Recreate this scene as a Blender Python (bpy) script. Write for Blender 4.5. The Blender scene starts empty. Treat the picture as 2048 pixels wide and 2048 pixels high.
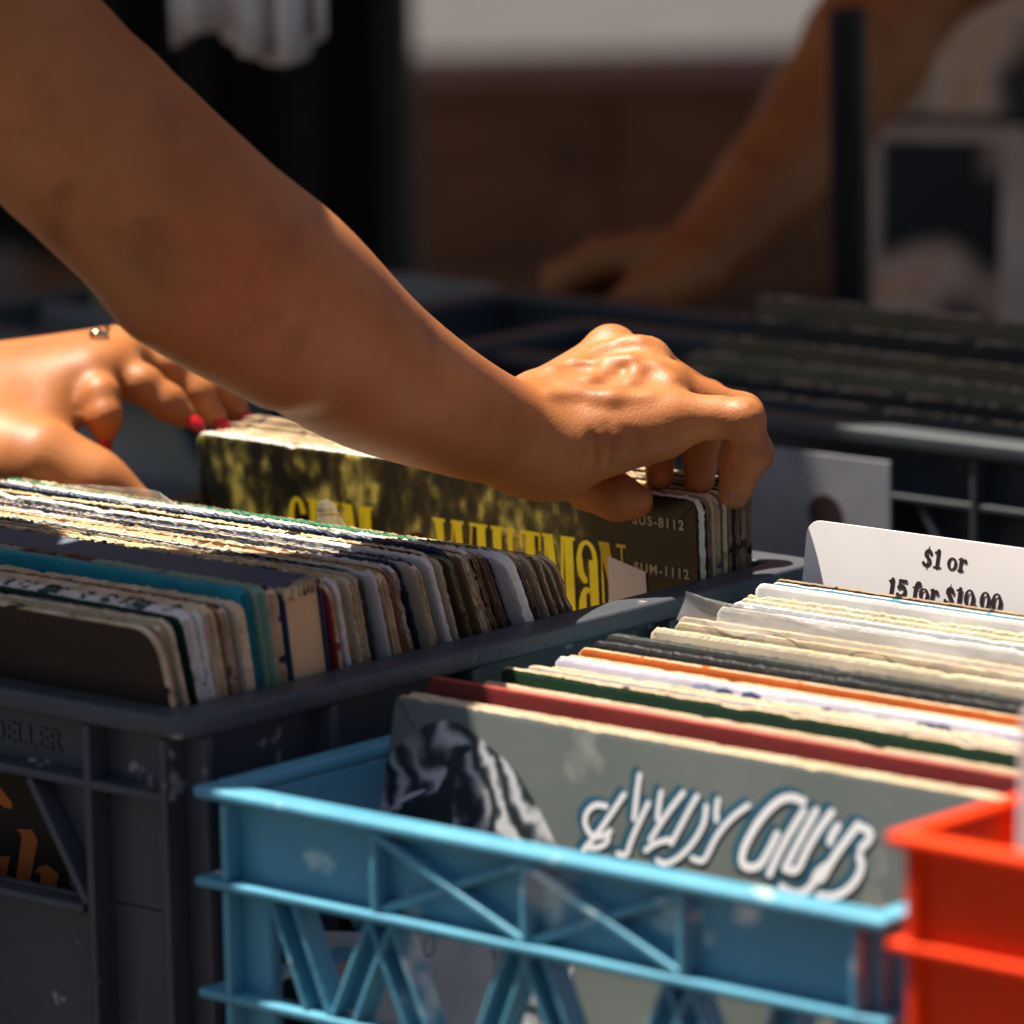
import bpy, bmesh, math, random
import numpy as np
from mathutils import Vector, Matrix, Euler
random.seed(7); rng = np.random.default_rng(7)
S = bpy.context.scene
COL = S.collection
# ------------------------------------------------------------------ camera
FPX, PITCH, ROLL, CZ = 11000.0, 0.182299, -0.022191, 1.5511
TH = 0.733356                        # how far the crates are turned
cr, sr = math.cos(ROLL), math.sin(ROLL)
_R = Vector((1, 0, 0)); _U = Vector((0, math.sin(PITCH), math.cos(PITCH))); CW = Vector((0, math.cos(PITCH), -math.sin(PITCH)))
CR = cr*_R + sr*_U; CU = -sr*_R + cr*_U; CC = Vector((0, 0, CZ))
cam_d = bpy.data.cameras.new('camera'); cam = bpy.data.objects.new('camera', cam_d); COL.objects.link(cam)
m = Matrix((CR, CU, -CW)).transposed().to_4x4(); m.translation = CC
cam.matrix_world = m
cam_d.sensor_width = 36; cam_d.lens = FPX/2048*36; cam_d.clip_start = .05; cam_d.clip_end = 500
cam_d.dof.use_dof = True; cam_d.dof.focus_distance = 2.37; cam_d.dof.aperture_fstop = 7.4; cam_d.dof.aperture_blades = 9
S.camera = cam
S.render.resolution_x = S.render.resolution_y = 1024
# ------------------------------------------------------------------ light
SUN_EL, SUN_AZ = math.radians(68), math.radians(152)     # azimuth measured from +X towards +Y
w = bpy.data.worlds.new('World'); S.world = w; w.use_nodes = True
nt = w.node_tree; sky = nt.nodes.new('ShaderNodeTexSky'); sky.sky_type = 'NISHITA'; sky.sun_disc = False
sky.sun_elevation = SUN_EL; sky.sun_rotation = math.radians(90) - SUN_AZ
nt.links.new(sky.outputs[0], nt.nodes['Background'].inputs[0]); nt.nodes['Background'].inputs[1].default_value = .037
sky.dust_density = 2.5; sky.ozone_density = .8
sd = bpy.data.lights.new('sun', 'SUN'); sd.energy = 5; sd.angle = math.radians(.5); sd.color = (1, .92, .79)
sun = bpy.data.objects.new('sun', sd); COL.objects.link(sun); sun.location = (-2, 4, 6)
tosun = Vector((math.cos(SUN_EL)*math.cos(SUN_AZ), math.cos(SUN_EL)*math.sin(SUN_AZ), math.sin(SUN_EL)))
sun.rotation_euler = tosun.to_track_quat('Z', 'Y').to_euler()
S.view_settings.view_transform = 'Standard'; S.view_settings.look = 'None'
S.view_settings.exposure = 1.12; S.view_settings.gamma = 1
# ------------------------------------------------------------------ helpers
X = Vector((math.cos(TH), -math.sin(TH), 0)); Y = Vector((math.sin(TH), math.cos(TH), 0)); Z = Vector((0, 0, 1))
G0 = Vector((-.13102, 2.113973, 0)); GRIM = 1.081          # near right corner of grey crate
B0 = Vector((-.127295, 2.085488, 0)); BRIM = 1.06137       # near left corner of blue crate
TABLE = .775
def ray(px, py): return CR*((px-1024)/FPX) + CU*((1024-py)/FPX) + CW
def dep(px, py, D): return CC + ray(px, py)*D
def hit(px, py, p0, n): r = ray(px, py); return CC + r*((p0-CC).dot(n)/r.dot(n))
def onz(px, py, z): return hit(px, py, Vector((0, 0, z)), Z)

def tag(o, label=None, cat=None, group=None, kind=None):
    if label: o['label'] = label
    if cat: o['category'] = cat
    if group: o['group'] = group
    if kind: o['kind'] = kind
    return o
def empty(name, loc=(0, 0, 0), rot=(0, 0, 0)):
    o = bpy.data.objects.new(name, None); COL.objects.link(o); o.location = loc; o.rotation_euler = rot
    o.empty_display_size = .05; return o
def link(name, me, parent=None, loc=None, rot=None, smooth=False):
    o = bpy.data.objects.new(name, me); COL.objects.link(o)
    if parent: o.parent = parent
    if loc is not None: o.location = loc
    if rot is not None: o.rotation_euler = rot
    if smooth:
        for p in me.polygons: p.use_smooth = True
    return o
class MB:
    def __init__(s): s.v = []; s.f = []; s.m = []
    def add(s, vs, fs, mi=0):
        n = len(s.v); s.v += [tuple(v) for v in vs]; s.f += [tuple(i+n for i in f) for f in fs]; s.m += [mi]*len(fs)
    def box(s, x0, x1, y0, y1, z0, z1, mi=0):
        s.add([(x, y, z) for z in (z0, z1) for x, y in ((x0, y0), (x1, y0), (x1, y1), (x0, y1))],
              [(3, 2, 1, 0), (4, 5, 6, 7), (0, 1, 5, 4), (1, 2, 6, 5), (2, 3, 7, 6), (3, 0, 4, 7)], mi)
    def prism(s, poly, a, b, axis='y', mi=0):       # polygon in the other two axes, extruded along axis
        n = len(poly)
        def P(p, t): return {'y': (p[0], t, p[1]), 'x': (t, p[0], p[1]), 'z': (p[0], p[1], t)}[axis]
        s.add([P(p, a) for p in poly]+[P(p, b) for p in poly],
              [tuple(range(n))[::-1], tuple(range(n, 2*n))]+[(i, (i+1) % n, n+(i+1) % n, n+i) for i in range(n)], mi)
    def bar(s, p, q, wdt, a, b, axis='y', mi=0):    # slanted bar p->q in plane, extruded along axis
        d = np.array(q, float)-np.array(p, float); d /= np.linalg.norm(d); nn = np.array((-d[1], d[0]))*wdt/2
        p = np.array(p); q = np.array(q)
        s.prism([tuple(p+nn), tuple(p-nn), tuple(q-nn), tuple(q+nn)], a, b, axis, mi)
    def tube(s, pts, r, n=10, mi=0, caps=True):
        pts = [Vector(p) for p in pts]; rr = r if isinstance(r, (list, tuple)) else [r]*len(pts)
        vs = []; fs = []; up = None
        for i, p in enumerate(pts):
            d = (pts[min(i+1, len(pts)-1)]-pts[max(i-1, 0)]).normalized()
            a = d.orthogonal().normalized() if up is None else (up-d*up.dot(d)).normalized()
            up = a; b = d.cross(a)
            for k in range(n):
                t = 2*math.pi*k/n; vs.append(p+(a*math.cos(t)+b*math.sin(t))*rr[i])
            if i: fs += [((i-1)*n+k, (i-1)*n+(k+1) % n, i*n+(k+1) % n, i*n+k) for k in range(n)]
        if caps: fs += [tuple(range(n))[::-1], tuple(range((len(pts)-1)*n, len(pts)*n))]
        s.add(vs, fs, mi)
    def build(s, name, mats, parent=None, smooth=False, bevel=0, loc=None, rot=None, bseg=2):
        me = bpy.data.meshes.new(name); me.from_pydata(s.v, [], s.f)
        for mm in (mats if isinstance(mats, list) else [mats]): me.materials.append(mm)
        me.polygons.foreach_set('material_index', s.m); me.update()
        bm = bmesh.new(); bm.from_mesh(me); bmesh.ops.recalc_face_normals(bm, faces=bm.faces); bm.to_mesh(me); bm.free()
        o = link(name, me, parent, loc, rot, smooth)
        if bevel:
            b = o.modifiers.new('bevel', 'BEVEL'); b.width = bevel; b.segments = bseg; b.limit_method = 'ANGLE'; b.angle_limit = .6
            for p in me.polygons: p.use_smooth = True
            b.harden_normals = False
            me.shade_smooth() if hasattr(me, 'shade_smooth') else None
            o.modifiers.new('wn', 'WEIGHTED_NORMAL').keep_sharp = True
        return o
# ------------------------------------------------------------------ materials
def mat(name, c1, c2=None, rough=.6, scale=20, lo=.35, hi=.65, spec=.4, bump=0, bscale=200, metal=0, stretch=(1, 1, 1), detail=6, c3=None, s3=60, t3=.62, w3=.03, sss=0, obj=True):
    """noise mix of c1 / c2 and optional hard flecks c3"""
    M = bpy.data.materials.new(name); M.use_nodes = True; n = M.node_tree; b = n.nodes['Principled BSDF']
    b.inputs['Roughness'].default_value = rough; b.inputs['Metallic'].default_value = metal
    b.inputs['Specular IOR Level'].default_value = spec
    tc = n.nodes.new('ShaderNodeTexCoord'); mp = n.nodes.new('ShaderNodeMapping'); mp.inputs['Scale'].default_value = stretch
    n.links.new(tc.outputs['Object'], mp.inputs[0])
    def noise(sc, det=detail):
        t = n.nodes.new('ShaderNodeTexNoise'); t.inputs['Scale'].default_value = sc; t.inputs['Detail'].default_value = det
        n.links.new(mp.outputs[0], t.inputs[0]); return t.outputs[0]
    def ramp(src, a, bb):
        r = n.nodes.new('ShaderNodeMapRange'); r.inputs[1].default_value = a; r.inputs[2].default_value = bb; r.clamp = True
        n.links.new(src, r.inputs[0]); return r.outputs[0]
    def mix(f, A, B):
        x = n.nodes.new('ShaderNodeMix'); x.data_type = 'RGBA'; n.links.new(f, x.inputs[0])
        for s_, v in ((x.inputs[6], A), (x.inputs[7], B)):
            if isinstance(v, tuple): s_.default_value = (*v, 1)
            else: n.links.new(v, s_)
        return x.outputs[2]
    c2 = c2 or tuple(v*.75 for v in c1)
    col = mix(ramp(noise(scale), lo, hi), c1, c2)
    if c3: col = mix(ramp(noise(s3, 8), t3, t3+w3), col, c3)
    n.links.new(col, b.inputs['Base Color'])
    if bump:
        bp = n.nodes.new('ShaderNodeBump'); bp.inputs['Strength'].default_value = 1; bp.inputs['Distance'].default_value = bump
        n.links.new(noise(bscale, 4), bp.inputs['Height']); n.links.new(bp.outputs[0], b.inputs['Normal'])
    if sss:
        b.inputs['Subsurface Weight'].default_value = sss; b.inputs['Subsurface Radius'].default_value = (1, .35, .15); b.inputs['Subsurface Scale'].default_value = .006
    return M
GREYP = mat('grey_plastic', (.075, .08, .095), (.055, .06, .072), rough=.42, scale=14, c3=(.33, .3, .27), s3=55, t3=.66, w3=.05, bump=.0003, bscale=300)
GREYP2 = mat('dark_grey_plastic', (.05, .056, .062), (.035, .04, .046), rough=.5, scale=14, bump=.0003)
BLUEP = mat('blue_plastic', (.10, .34, .47), (.07, .27, .40), rough=.4, scale=18, c3=(.5, .66, .68), s3=30, t3=.615, w3=.07, bump=.0004, bscale=160)
ORANGEP = mat('orange_plastic', (.86, .05, .002), (.72, .034, .002), rough=.55, scale=12, spec=.15)
PAPER = mat('cream_paper', (.74, .62, .45), (.52, .39, .24), rough=.9, scale=35, c3=(.12, .09, .06), s3=120, t3=.64, w3=.05, bump=.0004, bscale=500, spec=.1)
PAPERW = mat('white_paper', (.82, .78, .72), (.68, .62, .54), rough=.9, scale=30, c3=(.3, .24, .17), s3=90, t3=.68, w3=.06, spec=.1)
PAPERB = mat('browned_paper', (.42, .29, .16), (.26, .17, .09), rough=.95, scale=45, c3=(.62, .5, .34), s3=100, t3=.58, w3=.06, bump=.0004, bscale=500, spec=.1)
VINYL = mat('black_vinyl', (.012, .012, .012), rough=.25)
WHITE = mat('white_card', (.86, .82, .82), (.8, .76, .76), rough=.55, scale=18, c3=(.6, .56, .55), s3=50, t3=.7, w3=.06)
INK = mat('dark_brown_ink', (.035, .012, .014), rough=.6)
_cm = {}
def cover(c, wear=.66):
    k = (c, wear)
    if k not in _cm:
        _cm[k] = mat('printed_cover', c, tuple(v*.7 for v in c), rough=.5, scale=16, c3=tuple(min(.6, v*.4+.22) for v in c), s3=45, t3=wear, w3=.07, bump=.00025, bscale=90, spec=.35)
    return _cm[k]
_em = {}
def edge(c, base=0, t=.5):
    k = (c, base, t)
    if k not in _em:
        b1, b2 = ((.62, .52, .33), (.36, .3, .19)) if base == 5 else ((.80, .62, .40), (.5, .33, .17)) if base == 0 else ((.82, .78, .72), (.64, .57, .48)) if base == 1 else ((.4, .28, .16), (.22, .14, .08))
        _em[k] = mat('worn_edge', b1, b2, rough=.9, scale=60, c3=c, s3=110, t3=t, w3=.04, bump=.0003, bscale=600, spec=.12)
    return _em[k]
# ------------------------------------------------------------------ setting
g = MB(); g.box(-60, 60, -60, 120, -.2, 0)
tag(g.build('ground', mat('asphalt', (.06, .056, .054), (.045, .042, .04), rough=.95, scale=3, c3=(.16, .15, .14), s3=200, t3=.6)), kind='structure')
WOOD = mat('dark_table_wood', (.09, .06, .04), (.05, .032, .02), rough=.6, scale=8, stretch=(1, 12, 12))
def table(label, c, sx, sy, top, rot=-TH):
    t = empty('folding_table', (c[0], c[1], 0), (0, 0, rot)); tag(t, label, 'table')
    a = MB(); a.box(-sx/2, sx/2, -sy/2, sy/2, top-.035, top); a.build('table_top', WOOD, t, bevel=.004)
    for i in (-1, 1):
        for j in (-1, 1):
            l = MB(); x, y = i*(sx/2-.08), j*(sy/2-.08)
            l.tube([(x, y, .0), (x, y, top-.035)], .016, 12); l.build('leg', GREYP2, t, smooth=True)
    return t
tc_ = G0+X*.0+Y*.12
table('dark wooden table carrying the grey, blue and orange crates of records', (tc_.x, tc_.y), 1.7, .9, TABLE)

# ------------------------------------------------------------------ crates
def grey_crate(label, origin, W, L, rim, base=TABLE, mt=GREYP, name='record_crate', detail=True):
    """local x in [-W,0], y in [0,L], z=0 at rim top, down to -(rim-base)"""
    H = rim-base
    t = empty(name, (origin.x, origin.y, base), (0, 0, -TH)); tag(t, label, 'crate')
    o = (0, 0, H)
    r = MB()
    rw, sk = .019, .0095
    def ring(r, x0, x1, y0, y1, z0, z1, wd):
        r.box(x0, x1, y0, y0+wd, z0, z1); r.box(x0, x1, y1-wd, y1, z0, z1)
        r.box(x0, x0+wd, y0+wd, y1-wd, z0, z1); r.box(x1-wd, x1, y0+wd, y1-wd, z0, z1)
    # rim as one bevelled loop
    def loop(x0, x1, y0, y1, z0, z1, wd, rc=.012):
        def rr(x0, x1, y0, y1, rc, n=5):
            p = []
            for cx_, cy_, a0 in ((x1-rc, y1-rc, 0), (x0+rc, y1-rc, 90), (x0+rc, y0+rc, 180), (x1-rc, y0+rc, 270)):
                for k in range(n+1):
                    a = math.radians(a0+90*k/n); p.append((cx_+rc*math.cos(a), cy_+rc*math.sin(a)))
            return p
        A = rr(x0, x1, y0, y1, rc); B = rr(x0+wd, x1-wd, y0+wd, y1-wd, max(.002, rc-wd*.5)); n = len(A)
        vs = [(*p, z0) for p in A]+[(*p, z1) for p in A]+[(*p, z1) for p in B]+[(*p, z0) for p in B]
        fs = []
        for i in range(n):
            j = (i+1) % n
            fs += [(i, j, n+j, n+i), (n+i, n+j, 2*n+j, 2*n+i), (2*n+i, 2*n+j, 3*n+j, 3*n+i), (3*n+i, 3*n+j, j, i)]
        return vs, fs
    r.add(*loop(-W, 0, 0, L, -sk, 0, rw)); r.build('rim', mt, t, bevel=.0022, loc=o)
    ins = .0125; wt = .004                                    # wall set back behind the rim
    x0, x1, y0, y1 = -W+ins, -ins, ins, L-ins
    zr = -.034                                                 # stiffening ledge
    # front and back walls with a hand hole
    for nm, ya, yb, so in (('front_wall', y0, y0+wt, -1), ('back_wall', y1-wt, y1, 1)):
        wl = MB(); xc = (x0+x1)/2; hx = W/2-.062
        top, bot = -.039, -.085
        wl.box(x0, x1, ya, yb, top, -sk)
        wl.prism([(xc+hx-.03, top), (xc+hx, bot), (x1, bot), (x1, top)], ya, yb)
        wl.prism([(x0, top), (x0, bot), (xc-hx, bot), (xc-hx+.03, top)], ya, yb)
        wl.box(x0, x1, ya, yb, -H, bot)
        yo = (ya-.0115, ya+.001) if so < 0 else (yb-.001, yb+.0115)
        for xx in (xc+hx+.004, xc-hx-.004, x1-.002, x0+.002): wl.box(xx-.0022, xx+.0022, *yo, -H, -sk-.0002)
        wl.box(x0, x1, yo[0]+.0006, yo[1]-.0003, zr-.0026, zr+.0016)
        wl.box(xc-hx+.002, xc+hx-.002, yo[0]+.0009, yo[1]-.0003, bot-.0045, bot-.0005)
        for s_ in (-1, 1): wl.bar((xc+s_*(hx-.032), top+.002), (xc+s_*hx, bot), .004, yo[0]+.0012, yo[1]-.0003)
        wl.box(x0, x1, yo[0]+.0006, yo[1]-.0003, -.2, -.196); wl.box(x0, x1, yo[0]+.0004, yo[1]-.0003, -H, -H+.005)
        wl.build(nm, mt, t, bevel=.0011, loc=o)
    for nm, xa, xb, so in (('side_wall', x1-wt, x1, 1), ('side_wall', x0, x0+wt, -1)):
        wl = MB(); wl.box(xa, xb, y0+wt+.0002, y1-wt-.0002, -H, -sk)
        xo = (xb-.001, xb+.0115) if so > 0 else (xa-.0115, xa+.001)
        for yy in (y0+.0025, .087, .172, .235 if L < .3 else .3, y1-.0025): wl.box(*xo, yy-.0024, yy+.0024, -H, -sk-.0002)
        wl.box(xo[0]+.0003, xo[1]-.0006, y0, y1, zr-.0026, zr+.0016)
        wl.box(xo[0]+.0003, xo[1]-.0006, y0, y1, -.2, -.196)
        wl.build(nm, mt, t, bevel=.0011, loc=o)
    fl = MB(); fl.box(x0+wt, x1-wt, y0+wt, y1-wt, -H, -H+.004); fl.build('floor', mt, t, loc=o)
    return t
GW, GL = .358, .405
gc = grey_crate('dark grey plastic crate full of worn record sleeves, in the front left', G0, GW, GL, GRIM)
# raised letters on the front band of the grey crate
def text_mesh(name, s, size, mt, parent, loc, rot, ext=.0004, offs=0, shear=0, space=1):
    cu = bpy.data.curves.new(name, 'FONT'); cu.body = s; cu.size = size; cu.extrude = ext; cu.offset = offs; cu.shear = shear; cu.space_character = space
    tmp = bpy.data.objects.new('tmp', cu); COL.objects.link(tmp)
    dg = bpy.context.evaluated_depsgraph_get(); dg.update()
    me = bpy.data.meshes.new_from_object(tmp.evaluated_get(dg)); bpy.data.objects.remove(tmp)
    me.materials.clear(); me.materials.append(mt)
    o = link(name, me, parent, loc, rot); return o
text_mesh('raised_lettering', 'SCHOELLER', .013, GREYP, gc, (-.152, .0122, GRIM-TABLE-.0265), (math.pi/2, 0, 0), ext=.0006)

def milk_crate(label, origin, W, L, rim, mt, base=TABLE, name='milk_crate', fl_=.0095, solid=False):
    H = rim-base
    t = empty(name, (origin.x, origin.y, base), (0, 0, -TH)); tag(t, label, 'crate'); o = (0, 0, H)
    pw, rt = .0032, .0052
    x0, x1, y0, y1 = fl_, W-fl_, fl_, L-fl_
    def frame(zt, th, inner):
        r = MB()
        r.box(0, W, 0, y0+inner, zt-th, zt); r.box(0, W, y1-inner, L, zt-th, zt)
        r.box(0, x0+inner, y0+inner, y1-inner, zt-th, zt); r.box(x1-inner, W, y0+inner, y1-inner, zt-th, zt); return r
    frame(0, rt, pw).build('rim', mt, t, bevel=.0022, loc=o, bseg=3)
    for zt in (-.0365, -.0815, -.19, -H+.006): frame(zt, .0038, .0004).build('ledge', mt, t, bevel=.0012, loc=o)
    def wall(nm, n0, n1, axis, span, outer, sgn):
        """wall plate between n0,n1 across 'axis'; u runs along span"""
        wl = MB(); a0, a1 = span; c = (a0+a1)/2
        wl.prism([(a0, -.0403), (a1, -.0403), (a1, -rt), (a0, -rt)], n0, n1, axis)                 # solid band
        wl.prism([(a0, -H), (a1, -H), (a1, -.2), (a0, -.2)], n0, n1, axis)
        if solid: wl.prism([(a0, -.2), (a1, -.2), (a1, -.0403), (a0, -.0403)], n0, n1, axis)
        for s_ in (() if solid else (-1, 1)):
            e = a0 if s_ < 0 else a1
            q = sorted((e, e-s_*.022)); wl.prism([(q[0], -.2), (q[1], -.2), (q[1], -.0403), (q[0], -.0403)], n0, n1, axis)
        r0, r1 = outer
        for u in (a0+.006, a1-.006, c-.076, c, c+.076): wl.bar((u, -rt-.0003), (u, -.0364), .0036, r0, r1, axis)
        for u in (a0+.006, a1-.006): wl.bar((u, -.0405), (u, -H+.002), .0036, r0, r1, axis)
        m_ = .002
        for u in (() if solid else (c-.076, c)):
            wl.bar((u, -rt-.001), (u+.076, -.0362), .0034, r0+sgn*0, r1, axis); 
            wl.bar((u, -.0362), (u+.076, -rt-.001), .0034, min(r0, r1)+m_, max(r0, r1)-m_, axis)
        for s_ in (() if solid else (-1, 1)):                                                                          # slanted struts
            for ua, ub, wd in ((.125, .108, .0135), (.074, .094, .013), (.0735, .055, .013), (.004, .022, .012)):
                wl.bar((c+s_*ua, -.0404), (c+s_*ub, -.0815), wd, n0, n1, axis)
                for e in (-1, 1): wl.bar((c+s_*ua+e*wd*.45, -.0405), (c+s_*ub+e*wd*.45, -.0813), .0022, r0, r1, axis)
                wl.bar((c+s_*ub, -.085), (c+s_*ua, -.1995), wd, n0, n1, axis)
        wl.build(nm, mt, t, bevel=.001, loc=o)
    wall('front_wall', y0, y0+pw, 'y', (x0, x1), (.0012, y0+.0005), -1)
    wall('back_wall', y1-pw, y1, 'y', (x0, x1), (y1-.0005, L-.0012), 1)
    wall('side_wall', x0, x0+pw, 'x', (y0+pw+.0002, y1-pw-.0002), (.0012, x0+.0005), -1)
    wall('side_wall', x1-pw, x1, 'x', (y0+pw+.0002, y1-pw-.0002), (x1-.0005, W-.0012), 1)
    f = MB(); f.box(x0+pw, x1-pw, y0+pw, y1-pw, -H+.001, -H+.005); f.build('floor', mt, t, loc=o)
    return t
bc = milk_crate('light blue plastic lattice crate with records leaning back in it', B0, .342, .41, BRIM, BLUEP)
OR0 = B0+X*.4095-Y*.0862
oc = milk_crate('bright orange plastic crate in the near right corner', OR0, .342, .36, 1.12, ORANGEP, fl_=.0045, solid=True)

# ------------------------------------------------------------------ record sleeves
def sleeve_mesh(w_, h_, t, cm, em, flip=1, openside=True, r=.005, wear=.0006, bend=0, curl=0, seed=0, tm=None, wob=1):
    """sleeve standing on z=0; visible end at x=0, body extends to x=-flip*w_. ; front face is y=-t/2"""
    rg = np.random.default_rng(seed)
    pts = []
    st = .0017
    def seg(a, b):
        n = max(2, int(math.dist(a, b)/st)); return [(a[0]+(b[0]-a[0])*i/n, a[1]+(b[1]-a[1])*i/n) for i in range(n)]
    def arc(cx, cz, a0, a1, rr=r):
        return [(cx+rr*math.cos(a), cz+rr*math.sin(a)) for a in np.linspace(math.radians(a0), math.radians(a1), 6)[:-1]]
    pts += seg((0, .12), (0, h_-r)); i_end0 = len(pts)
    pts += arc(-r, h_-r, 0, 90)+seg((-r, h_), (-w_+r, h_))+arc(-w_+r, h_-r, 90, 180)
    pts += [(-w_, h_-r), (-w_, .15), (-w_, .004), (-w_+.004, 0), (-w_/2, 0), (-.004, 0), (0, .004), (0, .06)]
    n = len(pts); P = np.array(pts)
    # outline wander (soft, chewed)
    ph = rg.uniform(0, 6.28, 8); s_ = np.arange(n)*st
    jit = wear*(.38*rg.normal(0, 1, n)+.16*np.convolve(rg.normal(0, 1, n), np.ones(7)/2.6, 'same')+.12*np.sin(s_*37+ph[2]))*.55
    jit -= wear*1.6*np.convolve((rg.random(n) < .012).astype(float), [.3, .8, 1, .7, .4], 'same')
    jit[-8:] = 0
    c = np.array([-w_/2, h_/2]); d = P-c; nn = d/np.abs(d).max(axis=1, keepdims=True)*np.array([1, 1]);
    nrm = np.where(np.abs(d[:, :1])/(w_/2) > np.abs(d[:, 1:])/(h_/2), np.c_[np.sign(d[:, 0]), 0*d[:, 0]], np.c_[0*d[:, 0], np.sign(d[:, 1])])
    def ring(inset, y, k=1., extra=0):
        q = P - nrm*inset + nrm*(jit[:, None]*k)
        tw = np.zeros(n)+y
        return np.c_[q[:, 0], tw, q[:, 1]]
    yj = wear*.5
    on_end = (P[:, 0] > -.0005) & (P[:, 1] > .05)
    jf = rg.normal(0, yj, n); jb = rg.normal(0, yj, n)
    R = []
    R.append((ring(.0018, -t/2, .3), 0)); 
    a = ring(.0003, -t/2+.0002, 1.0); a[:, 1] += np.abs(jf)*.6; R.append((a, 0))
    a = ring(0, -t/2+.0007, 1.3); R.append((a, 1))
    a = ring(0, 0, 1.0)
    rec = np.where(on_end, .004 if openside else -.0006, -.0003)
    a -= np.c_[nrm[:, 0]*rec, 0*rec, nrm[:, 1]*rec]; R.append((a, 1))
    a = ring(0, t/2-.0007, 1.3); a += np.c_[nrm[:, 0], 0*jb, nrm[:, 1]]*(rg.normal(0, wear*.6, n))[:, None]; R.append((a, 1))
    a = ring(.0003, t/2-.0002, 1.0); R.append((a, 1)); R.append((ring(.0018, t/2, .3), 0))
    vs = []; fs = []; ms = []
    # concentric inner rings of the front
    for sc in (.0, .55, .85): 
        if sc == 0: vs.append(np.array([[c[0], -t/2, c[1]]]))
        else:
            q = c+(P-c)*sc; vs.append(np.c_[q[:, 0], np.full(n, -t/2), q[:, 1]])
    base = 1+2*n
    for a, _ in R: vs.append(a)
    for sc in (.85, .55): 
        q = c+(P-c)*sc; vs.append(np.c_[q[:, 0], np.full(n, t/2), q[:, 1]])
    vs.append(np.array([[c[0], t/2, c[1]]]))
    V = np.concatenate(vs)
    offs = [1, 1+n]+[base+i*n for i in range(len(R))]+[base+len(R)*n, base+(len(R)+1)*n]
    mi = [0, 0]+[0, 0, 1, 1, 1, 1]+[0, 0, 0]
    mi = [0, 0, 1, 1, 1, 1, 1, 0, 0, 0]
    for k in range(len(offs)-1):
        A, B_ = offs[k], offs[k+1]
        mm = 1 if 3 <= k <= 6 else 0
        for i in range(n):
            j = (i+1) % n; fs.append((A+i, A+j, B_+j, B_+i)); ms.append(2 if (4 <= k <= 5 and P[i, 1] > h_-.0022) else mm)
    A = offs[0]
    for i in range(n): fs.append((0, A+(i+1) % n, A+i)); ms.append(0)
    A = offs[-1]; L_ = len(V)-1
    for i in range(n): fs.append((L_, A+i, A+(i+1) % n)); ms.append(0)
    # bend of the whole sleeve
    u = -V[:, 0]/w_; v = V[:, 2]/h_
    V[:, 1] += bend*np.sin(np.pi*np.clip(u, 0, 1))*v + curl*np.clip(1-u/.14, 0, 1)**2*np.clip((v-.6)/.4, 0, 1)
    V[:, 1] += wob*.0005*np.sin(u*9+seed)*v
    V[:, 0] *= flip
    me = bpy.data.meshes.new('record_sleeve'); me.from_pydata(V.tolist(), [], fs)
    me.materials.append(cm); me.materials.append(em); me.materials.append(tm or em); me.polygons.foreach_set('material_index', ms)
    bm = bmesh.new(); bm.from_mesh(me); bmesh.ops.recalc_face_normals(bm, faces=bm.faces); bm.to_mesh(me); bm.free()
    return me
def put_sleeve(label, org, rim, xo, yt, dz, lean, w_, h_, t, cm, em, group, flip=1, name='record', yaw=0, parent_empty=False, cat='record sleeve', **k):
    """xo,yt: crate coordinates of the visible top corner, dz: its height above the rim"""
    k.setdefault('seed', random.randrange(10**6))
    me = sleeve_mesh(w_, h_, t, cm, em, flip=flip, **k)
    rot = Euler((lean, 0, -TH+yaw))
    top = org + X*xo + Y*yt + Z*(rim+dz)
    off = rot.to_matrix() @ Vector((0, 0, h_))
    loc = top-off
    if parent_empty:
        e = empty(name, loc, rot); tag(e, label, cat, group); link('sleeve', me, e); return e
    o = link(name, me, None, loc, rot); o.name = name
    return tag(o, label, cat, group)
# colours
navy = (.02, .035, .085); teal = (.01, .30, .38); brn = (.035, .022, .016); blk = (.012, .012, .013); dgr = (.012, .045, .035)
crm = (.66, .55, .4); wht = (.8, .77, .74); olive = (.22, .2, .12); red = (.35, .03, .025); rust = (.16, .05, .025); slate = (.11, .14, .19)
gry = (.2, .21, .2); grn = (.01, .16, .06); tan = (.4, .26, .13); lav = (.45, .43, .48); sage = (.22, .33, .25)
ORD = ['first', 'second', 'third', 'fourth', 'fifth', 'sixth', 'seventh', 'eighth', 'ninth', 'tenth', 'eleventh', 'twelfth', 'thirteenth', 'fourteenth', 'fifteenth', 'sixteenth', 'seventeenth', 'eighteenth', 'nineteenth', 'twentieth', 'twenty-first', 'twenty-second', 'twenty-third', 'twenty-fourth', 'twenty-fifth', 'twenty-sixth', 'twenty-seventh', 'twenty-eighth', 'twenty-ninth', 'thirtieth']
LG = 'worn records standing in the grey crate'
# --- in front of the box: (colour name, cover, edge base, thickness, stagger, dz, open)
front = [('plain dark brown', brn, 0, .0030, 0, .033, 0), ('olive and cream', olive, 0, .003, -.003, .0335, 1), ('thin yellowed', crm, 0, .0022, -.001, .034, 0),
 ('teal-topped black', (.02, .10, .11), 4, .0026, -.0045, .0335, 1), ('dark green white-edged', dgr, 1, .005, .001, .0365, 1), ('lavender grey', lav, 1, .0034, -.001, .0365, 0),
 ('thick cream', crm, 0, .0042, .0005, .0368, 1), ('rusty brown', rust, 2, .0038, -.0025, .036, 1), ('black frayed', blk, 0, .0035, -.0035, .0345, 1),
 ('cream round-edged', crm, 0, .0044, -.0005, .035, 0), ('bright turquoise', teal, 4, .004, -.003, .0402, 1), ('green and brown striped', sage, 4, .0048, 0, .0400, 1), ('navy and cream ragged', navy, 0, .0052, -.002, .038, 1)]
STRIPE = mat('striped_cover', (.2, .34, .24), (.03, .02, .018), rough=.5, scale=22, lo=.52, hi=.54, stretch=(1, .02, .02), detail=1)
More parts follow.
